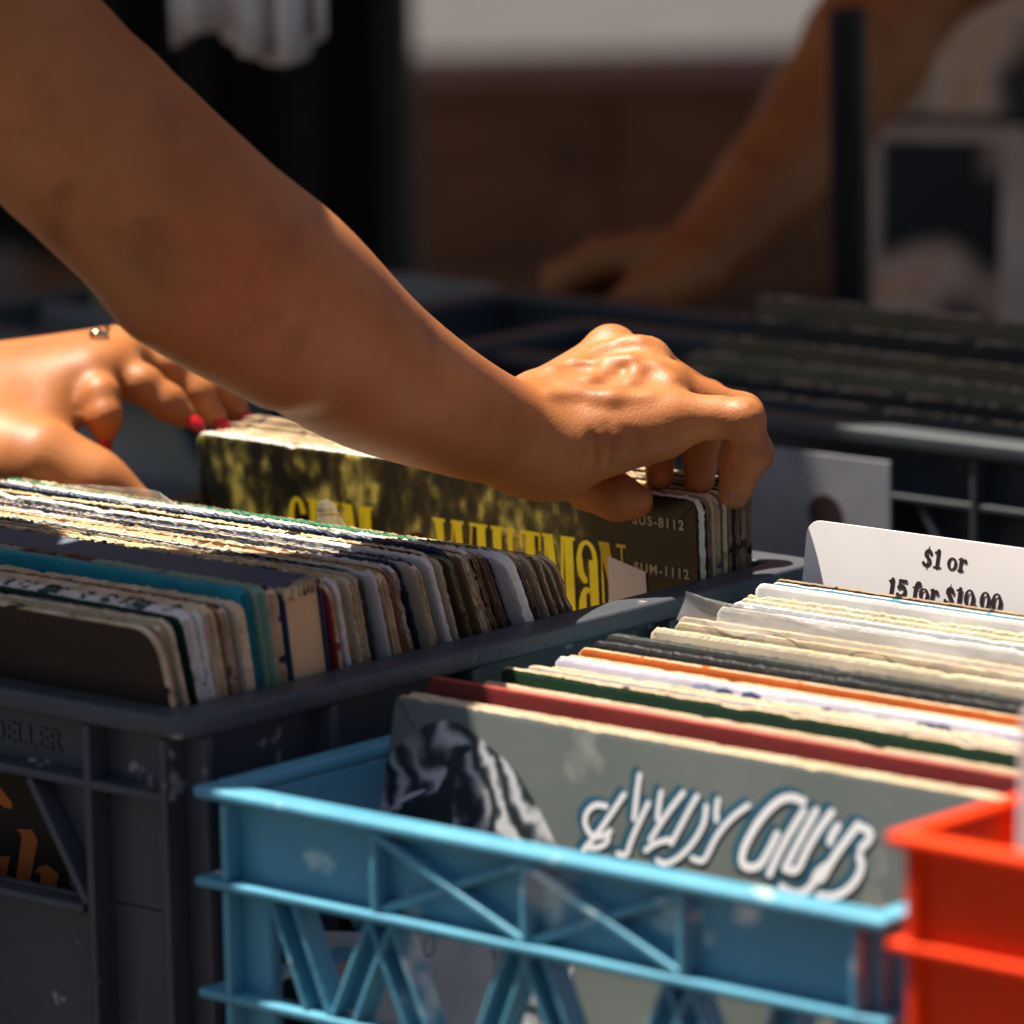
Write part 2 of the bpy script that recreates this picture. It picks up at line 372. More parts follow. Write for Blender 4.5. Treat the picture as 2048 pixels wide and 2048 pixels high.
SPECK = edge((.03, .03, .035), 0, .50); WTOP = edge((.8, .76, .7), 1, .7)
TOPF = [None, cover((.4, .38, .22)), None, cover((.10, .13, .11)), edge((.05, .09, .08), 1, .52), SPECK, None, cover(rust), cover(blk), None, cover(teal), STRIPE, cover(navy)]
y = .006; n_ = 0
for i, (cn, c, eb, t, xs, dz, op) in enumerate(front):
    if i == 0: lab = 'dark brown record sleeve standing frontmost in the grey crate'
    else: lab = '%s record sleeve, %s behind the dark brown front one' % (cn, ORD[i-1])
    sc = (.0795-.006)/sum(q[3] for q in front)
    put_sleeve(lab, G0, GRIM, -.021+xs, y+t/2, dz, math.radians(14-i*.55), .313, .314, t*sc*.86, STRIPE if cn.startswith('green and') else cover(c),
               (STRIPE if cn.startswith('green and') else cover(c)) if eb == 4 else edge(c, eb, .6), LG, openside=bool(op), wear=.0005 if i else .0002, r=.006 if i else .011, tm=TOPF[i], curl=random.uniform(-.0006, .0006))
    y += t*sc
front_sleeve = [o for o in COL.objects if o.name.startswith('record') and o.get('label', '').startswith('dark brown record sleeve standing frontmost')][0]
fM = Matrix.LocRotScale(front_sleeve.location, front_sleeve.rotation_euler, None); fI = fM.inverted(); fn_ = fM.to_3x3()@Vector((0, 1, 0)); fp_ = fM@Vector((0, -.0021, 0))
def fl2(x, y): v = fI@hit(x*.2174, 1400+y*.2174, fp_, fn_); return (v.x, v.z)
OINK = mat('orange_ink', (.55, .15, .035), rough=.6)
OLET = [((150, 1190), (290, 1190), (345, 1290), (215, 2000), (90, 2000), (200, 1280), (190, 1230)), ((310, 1600), (350, 1540), (430, 1515), (540, 1600), (460, 2000), (330, 2000), (375, 1620), (350, 1580)),
        ((560, 1750), (620, 1700), (760, 1800), (760, 2000), (540, 2000)), ((-220, 1420), (90, 1440), (20, 1850), (0, 2000), (-150, 2000), (-60, 1480)), ((-200, 700), (0, 800), (110, 950), (110, 1000), (40, 990), (-60, 900), (-250, 850))]
# --- thick box set
bx = empty('record_box', (0, 0, 0)); tag(bx, 'thick slate-blue box set with bare tan end, between the grey crate records', 'box set', LG)
ln = math.radians(7); top = G0+X*-.0215+Y*.0795+Z*(GRIM+.0362); rot = Euler((ln, 0, -TH)); bx.rotation_euler = rot
bx.location = top - rot.to_matrix()@Vector((0, 0, .316))
SLB = mat('slate_cloth', (.10, .125, .17), (.075, .095, .135), rough=.75, scale=10, bump=.0005, bscale=700, c3=(.2, .22, .26), s3=40, t3=.68)
TANB = mat('tan_board', (.78, .52, .28), (.66, .42, .21), rough=.9, scale=22, c3=(.3, .18, .09), s3=70, t3=.68, w3=.1)
FRAY = mat('frayed_cream', (.66, .5, .3), (.3, .2, .12), rough=.95, scale=90, c3=(.02, .025, .05), s3=170, t3=.56, w3=.03, bump=.0006, bscale=500)
a = MB(); a.box(-.314, -.0018, .0012, .0216, 0, .3135); a.build('tray', TANB, bx, bevel=.0006)
a = MB(); a.box(-.316, 0, 0, .0011, 0, .3150); a.box(-.316, 0, .0217, .0228, 0, .3150); a.build('board', mat('navy_cloth_board', navy, (.03, .05, .1), rough=.7, scale=30, c3=(.5, .4, .27), s3=60, t3=.62), bx, bevel=.0003)
a = MB(); a.box(-.317, -.0042, .0013, .0215, .3137, .3162); a.build('lid_top', SLB, bx, bevel=.0006)
a = MB()
for k in range(150):
    x_ = -.0005-.315*k/150
    for yy, sg in ((.0002, -1), (.0226, 1)):
        wv = random.uniform(.0007, .0018) if (yy < .01 or random.random() < .6) else .0003
        zt = .3152+random.uniform(.0002, .0014); a.box(x_-.0022, x_, yy-wv*.5, yy+wv, .3146, zt)
for k in range(18): 
    yy = .0228*k/18; a.box(-.0045, random.uniform(.0002, .0014), yy, yy+.00135, .3118+random.uniform(-.0015, .001), .3164+random.uniform(-.0006, .0006))
a.build('frayed_binding', FRAY, bx, bevel=.0004)
# --- behind the box
mid = [('red-edged cream', red, 0, .005, .0015, 1), ('chewed brown', brn, 2, .003, -.006, 1), ('pale grey-cream', wht, 1, .0062, -.002, 0), ('stained tan', tan, 0, .0045, -.0035, 1),
 ('cream split-cornered', crm, 0, .0062, -.002, 1), ('thin buff', crm, 0, .0034, -.003, 1), ('moss green', (.05, .06, .04), 4, .0032, -.004, 1), ('black', blk, 4, .003, -.0055, 1),
 ('tan thick', tan, 0, .0085, 0, 1), ('dull orange', (.3, .13, .05), 4, .003, .0005, 1), ('lilac-grey', lav, 0, .0048, -.001, 1), ('brown set-back', brn, 2, .007, -.006, 1),
 ('cream twin-board', crm, 0, .0054, .0015, 1), ('black and ochre', blk, 4, .0062, -.004, 1), ('white bent-cornered', wht, 1, .0058, .0, 0), ('black cream-lipped', blk, 0, .0042, -.004, 1),
 ('black wavy', (.02, .014, .012), 0, .0046, -.0045, 1), ('brown-grey', (.09, .07, .05), 2, .0046, .0005, 1), ('navy', navy, 4, .0056, -.005, 1), ('tan torn', tan, 0, .0044, -.0005, 1),
 ('ochre loose-sheeted', (.3, .22, .1), 0, .0062, -.003, 1), ('brown frayed', brn, 2, .005, -.002, 1), ('black brown-lipped', blk, 0, .0044, -.006, 1), ('dark tan', (.22, .14, .06), 2, .006, -.004, 1),
 ('clean white creased', (.85, .83, .84), 1, .0105, .0015, 0), ('dark green', grn, 4, .0052, -.003, 1), ('charcoal peeling', (.06, .065, .065), 2, .0046, -.001, 1), ('black red-lined', blk, 0, .0058, -.0035, 1),
 ('brown splintered', brn, 2, .0068, -.003, 1), ('buff thin', tan, 0, .0036, -.0015, 1), ('grey-buff thin', (.3, .24, .17), 0, .0036, -.001, 1), ('buff last', tan, 0, .004, 0, 1)]
extra = [('thin black', blk, 4, .0028, -.004, 1), ('thin cream', crm, 0, .0026, -.001, 1), ('thin brown', brn, 2, .0028, -.005, 1), ('thin white', wht, 1, .0026, -.001, 0), ('thin ochre', tan, 0, .0028, -.003, 1), ('thin dark blue', navy, 4, .0026, -.004, 1)]
mid2 = []
for i, q in enumerate(mid):
    mid2.append((q[0], q[1], q[2], q[3]*.82, q[4], q[5]))
    if i % 2 == 1 and i < 31: e_ = extra[(i//2) % 6]; mid2.append(e_)
imap = {id(q): k for k, q in enumerate(mid)}; order = [k for k in range(len(mid)) for _ in ((0, 1) if (k % 2 == 1 and k < 31) else (0,))]; first = [j == 0 or order[j-1] != order[j] for j in range(len(order))]
mid = mid2
tot = sum(q[3] for q in mid); y = .1035; span = .2455-y; half = len(mid)//2
for i, (cn, c, eb, t, xs, op) in enumerate(mid):
    f = i/(len(mid)-1); tt = t/tot*span
    dz = .0355+.001*math.sin(i*1.9)-.0005*(i % 3)-.011*max(0, f-.6)/.4
    lean = math.radians(9+15*min(1, f*1.25))
    if i < half: lab = '%s record sleeve, %s behind the thick slate-blue box' % (cn, ORD[i] if i else 'next')
    else: lab = '%s record sleeve, %s from the back end of the leaning row' % (cn, ORD[len(mid)-1-i])
    em = cover(c) if eb == 4 else edge(c, eb, .60)
    tm = {0: SPECK, 1: cover(red), 3: cover((.6, .38, .16)), 5: cover((.06, .07, .07)), 6: WTOP, 8: cover((.5, .33, .16)), 10: WTOP, 12: cover(navy), 14: WTOP, 17: cover(grn), 18: cover(navy), 20: WTOP, 23: cover((.7, .66, .55)), 25: cover(grn)}.get(order[i], None) if first[i] else None
    put_sleeve(lab, G0, GRIM, -.0205+xs*1.45, y+tt/2, dz, lean, .312, .314, tt*.8, cover(c), em, LG, openside=bool(op), wear=.0007, r=random.uniform(.004, .009), tm=tm, curl=random.uniform(-.0012, .0008), bend=random.uniform(-.001, .001))
    y += tt
# --- the yellow lettered record and those behind it, being flipped
FOL = bpy.data.materials.new('foliage_print'); FOL.use_nodes = True; n = FOL.node_tree; b = n.nodes['Principled BSDF']; b.inputs['Roughness'].default_value = .32
tc = n.nodes.new('ShaderNodeTexCoord'); mp = n.nodes.new('ShaderNodeMapping'); mp.inputs['Scale'].default_value = (1, 1, .62); n.links.new(tc.outputs['Object'], mp.inputs[0])
n1 = n.nodes.new('ShaderNodeTexNoise'); n1.inputs['Scale'].default_value = 34; n1.inputs['Detail'].default_value = 3; n.links.new(mp.outputs[0], n1.inputs[0])
n2 = n.nodes.new('ShaderNodeTexNoise'); n2.inputs['Scale'].default_value = 120; n2.inputs['Detail'].default_value = 5; n.links.new(mp.outputs[0], n2.inputs[0])
ad = n.nodes.new('ShaderNodeMath'); ad.operation = 'MULTIPLY_ADD'; ad.inputs[1].default_value = .5; n.links.new(n2.outputs[0], ad.inputs[0]); hf = n.nodes.new('ShaderNodeMath'); hf.operation = 'MULTIPLY'; hf.inputs[1].default_value = .5; n.links.new(n1.outputs[0], hf.inputs[0]); n.links.new(hf.outputs[0], ad.inputs[2])
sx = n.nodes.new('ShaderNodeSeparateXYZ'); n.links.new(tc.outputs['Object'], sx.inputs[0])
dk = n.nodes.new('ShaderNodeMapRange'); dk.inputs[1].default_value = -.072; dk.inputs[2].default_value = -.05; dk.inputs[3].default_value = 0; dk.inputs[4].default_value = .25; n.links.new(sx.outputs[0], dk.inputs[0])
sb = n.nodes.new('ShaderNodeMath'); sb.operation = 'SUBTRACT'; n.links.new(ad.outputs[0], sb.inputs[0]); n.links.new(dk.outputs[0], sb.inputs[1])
rp = n.nodes.new('ShaderNodeValToRGB'); n.links.new(sb.outputs[0], rp.inputs[0]); e = rp.color_ramp.elements
e[0].position = .80; e[0].color = (.010, .012, .008, 1); e[1].position = 1.12; e[1].color = (.62, .52, .12, 1)
q = e.new(.90); q.color = (.055, .045, .015, 1); q = e.new(.98); q.color = (.2, .19, .05, 1); q = e.new(1.05); q.color = (.52, .42, .06, 1)
for el, v_ in zip(sorted(e, key=lambda q: q.position), (.43, .49, .54, .60, .68)): el.position = v_
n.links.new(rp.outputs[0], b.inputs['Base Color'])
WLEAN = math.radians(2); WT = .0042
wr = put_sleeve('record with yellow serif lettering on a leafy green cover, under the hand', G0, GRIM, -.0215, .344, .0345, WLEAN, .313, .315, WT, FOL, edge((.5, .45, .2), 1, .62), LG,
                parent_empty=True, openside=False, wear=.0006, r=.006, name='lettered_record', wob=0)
# polygons for printed letters: all in the local plane of a cover
class Print:
    def __init__(s, y): s.m = MB(); s.y = y; s.k = 0
    def poly(s, pts, mi=0):
        yy = s.y-s.k*3e-6; s.k += 1; s.m.add([(p[0], yy, p[1]) for p in pts], [tuple(range(len(pts)))], mi)
    def strip(s, A, B, mi=0, close=False):
        yy = s.y-s.k*3e-6; s.k += 1; n = len(A)
        s.m.add([(p[0], yy, p[1]) for p in A]+[(p[0], yy, p[1]) for p in B], [(i, (i+1) % n, n+(i+1) % n, n+i) for i in range(n if close else n-1)], mi)
    def stroke(s, pts, wd, mi=0, taper=None):
        P = [np.array(p, float) for p in pts]
        # smooth
        for _ in range(2):
            Q = [P[0]]
            for a, b in zip(P[:-1], P[1:]): Q += [a*.75+b*.25, a*.25+b*.75]
            P = Q+[P[-1]]
        A = []; B = []
        for i, p in enumerate(P):
            d = P[min(i+1, len(P)-1)]-P[max(i-1, 0)]; d /= (np.linalg.norm(d)+1e-9); nn = np.array((-d[1], d[0]))
            ww = wd/2*(1 if taper is None else taper(i/(len(P)-1))); A.append(p+nn*ww); B.append(p-nn*ww)
        s.strip(A, B, mi)
        for p in (P[0], P[-1]):
            r_ = wd/2*(1 if taper is None else taper(0 if p is P[0] else 1)); s.poly([(p[0]+r_*math.cos(t), p[1]+r_*math.sin(t)) for t in np.linspace(0, 2*math.pi, 13)[:-1]], mi)
    def ring(s, cx, cz, ro, zo, ri, zi, mi=0, a0=0, a1=360, ox=0):
        T = np.radians(np.linspace(a0, a1, 33)); 
        A = [(cx+ro*math.cos(t), cz+zo*math.sin(t)) for t in T]; B = [(cx+ox+ri*math.cos(t), cz+zi*math.sin(t)) for t in T]; s.strip(A, B, mi)
    def build(s, name, mats, parent): 
        me = bpy.data.meshes.new(name); me.from_pydata(s.m.v, [], s.m.f)
        for q in (mats if isinstance(mats, list) else [mats]): me.materials.append(q)
        me.polygons.foreach_set('material_index', s.m.m); return link(name, me, parent)
for q in OLET:
    p_ = Print(-.0021); p_.poly([fl2(*v) for v in q]); p_.build('orange_letter', OINK, front_sleeve)
YEL = mat('yellow_ink', (.82, .68, .02), (.72, .56, .015), rough=.35, scale=40)
def serif_word(pr, word, x0, xw, z0, h):
    """tall condensed letters with thick stems; widths given per letter"""
    x = x0
    for ch, wd in zip(word, xw):
        th = min(wd*.42, .0052); tn = .0011; s = .0013
        def R(a, b, c, d): pr.poly([(a, c), (b, c), (b, d), (a, d)])
        def stem(a, b): R(a, b, z0, z0+h); R(a-s, b+s, z0, z0+tn*1.3); R(a-s, b+s, z0+h-tn*1.3, z0+h)
        if ch == 'I': stem(x+wd*.25, x+wd*.25+th)
        elif ch == 'L': stem(x, x+th); R(x, x+wd, z0, z0+tn*1.6); R(x+wd-.001, x+wd, z0, z0+h*.22)
        elif ch == 'T': stem(x+wd/2-th/2, x+wd/2+th/2); R(x, x+wd, z0+h-tn*1.6, z0+h); R(x, x+.0012, z0+h*.82, z0+h); R(x+wd-.0012, x+wd, z0+h*.82, z0+h)
        elif ch == 'H': stem(x, x+th); stem(x+wd-th, x+wd); R(x, x+wd, z0+h*.5, z0+h*.5+tn)
        elif ch == 'M':
            R(x, x+tn, z0, z0+h); stem(x+wd-th, x+wd); m_ = x+wd*.42
            pr.poly([(x, z0+h), (x+th, z0+h), (m_+th*.5, z0+h*.1), (m_, z0+h*.05)]); pr.poly([(m_+th*.2, z0+h*.05), (m_+th*.45, z0+h*.1), (x+wd-th, z0+h), (x+wd-th-tn*1.6, z0+h)]); R(x-s, x+th, z0+h-tn*1.3, z0+h); R(x-s, x+s*2, z0, z0+tn)
        elif ch == 'N':
            R(x, x+tn, z0, z0+h); R(x+wd-tn, x+wd, z0, z0+h); pr.poly([(x-s, z0+h), (x+th, z0+h), (x+wd, z0), (x+wd-tn, z0)]); R(x+wd-th*.7, x+wd+s*1.5, z0+h-tn*1.5, z0+h); R(x-s, x+s*2, z0, z0+tn)
        elif ch == 'W':
            for k in (0, 1):
                xa = x+k*wd*.48; pr.poly([(xa, z0+h), (xa+th, z0+h), (xa+wd*.3, z0), (xa+wd*.22, z0)]); pr.poly([(xa+wd*.24, z0), (xa+wd*.3, z0), (xa+wd*.5, z0+h), (xa+wd*.46, z0+h)])
                R(xa-s, xa+th+s, z0+h-tn*1.3, z0+h)
            R(x+wd*.9, x+wd+s, z0+h-tn*1.3, z0+h)
        elif ch == 'a':
            stem_x = x+wd-th; R(stem_x, stem_x+th, z0, z0+h*.8)
            pr.ring(x+wd*.5, z0+h*.8, wd*.5, h*.19, wd*.5-th*.55, h*.15, a0=0, a1=180)
            pr.stroke([(x+wd*.12, z0+h*.8), (x+wd*.16, z0+h*.66), (x+wd*.34, z0+h*.6)], wd*.3)
            pr.ring(x+wd*.42, z0+h*.27, wd*.42, h*.26, wd*.42-th*.9, h*.22, a0=60, a1=300)
        elif ch == 'S':
            pr.ring(x+wd/2, z0+h*.75, wd/2, h*.25, wd*.2, h*.21, a0=20, a1=270); pr.ring(x+wd/2, z0+h*.25, wd/2, h*.25, wd*.2, h*.21, a0=-160, a1=90)
        x += wd+.0022
p_ = Print(-WT/2-.0002)
def wl(px): return (px-1405)/1008*.313            # photo column on this cover -> local x
serif_word(p_, 'SLIM', wl(590), [.012, .011, .007, .017], .2445, .046); p_.build('yellow_lettering', YEL, wr); p_ = Print(-WT/2-.0002)
serif_word(p_, 'WHITMaN', wl(893), [.024, .015, .007, .0125, .0172, .0122, .0130], .243, .047)
p_.build('yellow_lettering', YEL, wr)
p_ = Print(-WT/2-.0001); p_.poly([(wl(858)+.013*math.cos(t), .262+.02*math.sin(t)) for t in np.linspace(0, 6.28, 25)[:-1]]); p_.build('printed_head', mat('hair_print', (.05, .018, .01), (.03, .012, .008), rough=.3), wr)
CREAMINK = mat('cream_ink', (.55, .5, .35), rough=.4)
text_mesh('catalogue_number', 'SUS-8112', .0062, CREAMINK, wr, (wl(1282), -WT/2-.0004, .3005), (math.pi/2, 0, 0), ext=.00005, offs=.00018, space=1.25)
text_mesh('catalogue_number', 'SUM-1112', .0062, CREAMINK, wr, (wl(1282), -WT/2-.0004, .2785), (math.pi/2, 0, 0), ext=.00005, offs=.00018, space=1.25)
p_ = Print(-WT/2-.0006); p_.poly([(wl(1231), .254), (wl(1312), .254), (wl(1311), .2695), (wl(1304), .2695), (wl(1303), .279), (wl(1232), .284)]); stick = p_.build('price_sticker', mat('sticker', (.88, .84, .86), (.84, .8, .82), rough=.6), wr)
p_ = Print(-WT/2-.0007)
for k in range(9): p_.stroke([(wl(1240+k*6.5), .2585), (wl(1243+k*6.5), .2605+random.uniform(-.001, .001))], .0007)
p_.build('pen_marks', INK, wr)
back = [('rusty-edged', rust, 2, .0030, .0), ('cream thin', crm, 0, .0022, .0), ('bright blue', (.02, .09, .30), 0, .0055, -.001), ('tan', tan, 0, .0036, -.0005), ('brown', brn, 2, .0032, -.002), ('black', blk, 2, .0036, -.003), ('grey-brown', (.08, .07, .05), 2, .0036, -.001), ('dark', (.02, .016, .013), 2, .0036, -.002), ('black wide', blk, 2, .0062, -.003)]
y = .3475; sc = (.384-y)/sum(q[3] for q in back)
for i, (cn, c, eb, t, xs) in enumerate(back):
    tt = t*sc
    put_sleeve('%s record sleeve, %s behind the yellow lettered record' % (cn, ORD[i] if i else 'next'), G0, GRIM, -.0215+xs, y+tt/2, .0335+.0006*math.sin(i*2.)+.004*i/8, math.radians(1.5-i*.3), .313, .315, tt*.85, cover(c), edge(c, eb, .58), LG, openside=(i % 2 == 0), wear=.0004, r=.006)
    y += tt

# ------------------------------------------------------------------ blue crate records
RG = 'records leaning back in the blue crate'
AT = .0034; ALEAN = math.radians(-13)
GREYC = mat('grey_green_cover', (.135, .148, .138), (.10, .118, .11), rough=.42, scale=11, c3=(.36, .35, .3), s3=22, t3=.6, w3=.14, bump=.0002, bscale=60)
ar = put_sleeve('grey record cover with white script lettering, frontmost in the blue crate', B0, BRIM, .0125, .1055, .019, ALEAN, .315, .315, AT, GREYC, edge((.3, .3, .27), 0, .64), RG, flip=-1, parent_empty=True, openside=False, wear=.0004, r=.004, name='lettered_record', wob=0)
aM = Matrix.LocRotScale(ar.location, ar.rotation_euler, None); aI = aM.inverted(); an = (aM.to_3x3()@Vector((0, 1, 0))); ap = aM@Vector((0, -AT/2, 0))
def al(px, py): v = aI@hit(px, py, ap, an); return (v.x, v.z)
def z6(x, y): return al(370+x*.3623, 1348+y*.3623)
def z7(x, y): return al(1000+x*.31056, 1448+y*.31056)
def z8(x, y): return al(1448+x*.31056, 1448+y*.31056)
# pale streaked portrait shape (generic) printed at the left of the cover
HAIR = mat('streaked_print', (.5, .5, .52), (.5, .5, .52), rough=.45)
n = HAIR.node_tree; bs = n.nodes['Principled BSDF']; tc = n.nodes.new('ShaderNodeTexCoord'); mp = n.nodes.new('ShaderNodeMapping'); mp.inputs['Rotation'].default_value = (0, math.radians(38), 0)
wv = n.nodes.new('ShaderNodeTexWave'); wv.inputs['Scale'].default_value = 22; wv.inputs['Distortion'].default_value = 13; wv.inputs['Detail'].default_value = 4; wv.inputs['Detail Scale'].default_value = 1.4
n.links.new(tc.outputs['Object'], mp.inputs[0]); n.links.new(mp.outputs[0], wv.inputs[0]); ns = n.nodes.new('ShaderNodeTexNoise'); ns.inputs['Scale'].default_value = 22; n.links.new(tc.outputs['Object'], ns.inputs[0])
mu = n.nodes.new('ShaderNodeMath'); mu.operation = 'MULTIPLY'; n.links.new(wv.outputs[1], mu.inputs[0]); n.links.new(ns.outputs[0], mu.inputs[1])
rp = n.nodes.new('ShaderNodeValToRGB'); n.links.new(mu.outputs[0], rp.inputs[0]); e = rp.color_ramp.elements; e[0].position = .04; e[0].color = (.012, .018, .02, 1); e[1].position = .5; e[1].color = (.5, .5, .52, 1); q_ = e.new(.2); q_.color = (.10, .11, .12, 1)
n.links.new(rp.outputs[0], bs.inputs['Base Color'])
pr = Print(-AT/2-.0001)
pr.poly([z6(*q) for q in ((1068, 800), (1080, 640), (1100, 520), (1150, 420), (1230, 350), (1330, 280), (1440, 255), (1540, 285), (1640, 365), (1740, 450), (1830, 540), (1900, 650), (1960, 760), (2020, 880), (2080, 1010), (2110, 1130), (2160, 1400), (2130, 1800), (1900, 2100), (1500, 2150), (1150, 2150), (1030, 1500), (1040, 1000))])
pr.build('printed_figure', HAIR, ar)
pr = Print(-AT/2-.0002); DKI = mat('dark_print', (.015, .022, .026), rough=.45); PALE = mat('pale_print', (.55, .55, .57), (.42, .43, .45), rough=.45, scale=50)
for poly in (((1500, 400), (1560, 385), (1590, 410), (1530, 460), (1500, 560), (1480, 700), (1480, 870), (1200, 860), (1100, 810), (1180, 750), (1290, 690), (1390, 650), (1440, 560), (1470, 450)),):
    pr.poly([z6(*q) for q in poly])
pr.build('dark_streaks', DKI, ar)
pr = Print(-AT/2-.0003)
for ln_ in (((1120, 770), (1200, 690), (1330, 640)),):
    pr.stroke([z6(*q) for q in ln_], .0022, taper=lambda t: .2+.8*math.sin(math.pi*min(1, max(0, t))))
pr.build('pale_streaks', PALE, ar); pr = Print(-AT/2-.0003)
pr.poly([z6(*q) for q in ((760, 1420), (1180, 1430), (1300, 1440), (1690, 1510), (1710, 1620), (1660, 1800), (1560, 2150), (700, 2150))])
pr.build('pale_patch', PALE, ar)
pr = Print(-AT/2-.0004); c_ = z6(1352, 1500); pr.ring(c_[0], c_[1], .0031, .0045, .0026, .0040); pr.build('printed_zero', INK, ar)
A_ = [((690, 530), (620, 515), (560, 570), (550, 650), (600, 730), (680, 720), (715, 690)), ((545, 808), (620, 725), (735, 560), (805, 455)), ((705, 700), (700, 765), (640, 800), (575, 795)),
 ((905, 330), (885, 470), (870, 610)), ((962, 510), (890, 660), (840, 780), (825, 850), (765, 835)), ((1045, 440), (1030, 520), (1022, 610)), ((1185, 445), (1110, 540), (1040, 640), (975, 745)),
 ((1275, 465), (1200, 600), (1110, 770)), ((1335, 530), (1325, 640), (1250, 770), (1150, 870), (1070, 905), (1020, 880)), ((1095, 745), (1010, 765), (945, 815)), ((1412, 490), (1400, 560), (1402, 620)),
 ((1605, 525), (1500, 600), (1400, 720), (1340, 850), (1310, 890), (1245, 865))]
G_ = [((520, 500), (440, 465), (350, 495), (240, 610), (150, 760), (115, 870), (140, 925), (230, 925), (290, 830), (350, 710)), ((520, 560), (430, 700), (350, 850), (300, 965)), ((600, 560), (520, 700), (440, 850), (400, 930)),
 ((700, 570), (610, 690), (530, 830), (480, 950), (420, 940)), ((740, 660), (700, 720), (690, 760)), ((690, 900), (600, 960), (580, 1040), (500, 1100), (410, 1075), (380, 1050)), ((870, 650), (770, 780), (690, 900), (640, 1000), (600, 1000)),
 ((880, 660), (950, 690), (950, 740), (890, 800)), ((880, 850), (900, 930), (840, 1040), (730, 1115), (620, 1105))]
TEALI = mat('teal_ink', (.02, .09, .14), rough=.45); WINK = mat('white_ink', (.78, .77, .78), (.7, .69, .7), rough=.45)
pr = Print(-AT/2-.00045)
for st in A_: pr.stroke([z7(x-28, y-22) for x, y in st], .0042)
for st in G_: pr.stroke([z8(x-30, y-22) for x, y in st], .0056)
pr.build('lettering_shadow', TEALI, ar)
pr = Print(-AT/2-.0006)
for st in A_: pr.stroke([z7(*q) for q in st], .0023)
for st in G_: pr.stroke([z8(*q) for q in st], .0032)
pr.build('script_lettering', WINK, ar)
# strips (visible top left corner): name, photo corner, cover, edge base, thickness, lean, open, wear
rl = [('cream-edged', (818, 1384), crm, 0, .003, -13, .0005), ('dark red hard', (862, 1352), (.15, .014, .012), 3, .006, -12, .0002), ('thin cream', (963, 1360), crm, 0, .0025, -12, .0005), ('dark green', (1003, 1333), (.008, .035, .016), 0, .004, -12, .0007),
 ('pinkish grey', (1057, 1330), (.55, .46, .42), 0, .006, -12, .0005), ('dull buff', (1100, 1332), (.3, .24, .18), 0, .003, -12, .0006), ('white and violet', (1112, 1312), (.66, .62, .72), 1, .004, -12, .0006), ('pale cream', (1134, 1309), (.62, .55, .4), 0, .003, -11, .0005), ('bright orange', (1162, 1294), (.55, .11, .015), 0, .003, -11, .0004),
 ('thin grey', (1222, 1294), (.45, .4, .35), 0, .0025, -11, .0005), ('thick black cloth', (1192, 1280), (.02, .02, .021), 4, .007, -10, .0009), ('black and grey cloth', (1222, 1266), (.045, .047, .042), 4, .014, -8, .0004), ('white paper', (1312, 1266), (.78, .76, .76), 1, .002, -9, .0004), ('ragged cream', (1306, 1254), crm, 0, .004, -9, .0008),
 ('stained buff', (1352, 1243), (.48, .38, .26), 0, .005, -9, .0004), ('cloudy grey-cream', (1358, 1232), (.5, .45, .38), 0, .005, -9, .0006), ('yellow-striped', (1440, 1212), (.7, .66, .6), 1, .003, -9, .0005), ('silver grey', (1462, 1203), (.45, .45, .47), 1, .004, -9, .0005), ('cream brown-spotted', (1480, 1196), (.6, .5, .35), 0, .005, -8, .0008), ('torn grey-cream', (1494, 1188), (.5, .42, .32), 0, .004, -8, .001),
 ('white blue-striped', (1513, 1166), (.75, .75, .74), 1, .003, -8, .0003), ('sky blue', (1545, 1163), (.12, .36, .5), 1, .0022, -7, .0003), ('worn black gold-edged', (1552, 1157), (.012, .012, .012), 2, .004, -7, .0006)]
HARD = mat('sunlit_red_edge', (.5, .06, .035), (.4, .04, .025), rough=.5)  # edge of the dark red sleeve, sunlight on it painted as lighter red
pp0 = B0+X*.0135
for i, (cn, pxy, c, eb, t, lean, wear) in enumerate(rl):
    p = hit(*pxy, pp0, X); yt = (p-B0).dot(Y); dz = p.z-BRIM
    lab = '%s record sleeve, %s behind the grey cover with white script' % (cn, ORD[i] if i else 'next') if i < 12 else '%s record sleeve, %s in front of the price card' % (cn, ORD[len(rl)-1-i] if i < len(rl)-1 else 'next')
    rec_ = put_sleeve(lab, B0, BRIM, .0135+random.uniform(-.0004, .0004), yt, dz, math.radians(lean), .314, .315, max(.0015, t*.55), cover(c, .7), HARD if eb == 3 else cover(c, .7) if eb == 4 else edge(c, eb, .62), RG, flip=-1, openside=False, wear=wear*.65, r=.004, curl=0, bend=random.uniform(-.001, .002), yaw=math.radians(random.uniform(-.25, .25)))
    if cn == 'cloudy grey-cream': bagged = rec_
    if cn == 'white and violet': violet = rec_
# blue picture printed on the violet sleeve, pink line under it
pr = Print(-.0024)
for k in range(16):
    xa = .07+k*.0148+random.uniform(-.006, .006); wd_ = random.uniform(.004, .02); hh_ = random.uniform(.001, .0035)
    pr.poly([(xa, .3085), (xa+wd_*.5, .3078), (xa+wd_, .309), (xa+wd_*1.1, .3125), (xa+wd_*.6, .3105+hh_), (xa+.001, .3112+hh_*.5)], random.choice((0, 3, 1, 3)))
pr.strip([(.004, .3105), (.3, .3075)], [(.004, .3110), (.3, .3080)], 2)
pr.build('printed_picture', [mat('blue_ink', (.06, .09, .22)), WINK, mat('magenta_ink', (.5, .03, .2)), mat('pale_blue_ink', (.3, .34, .52))], violet)
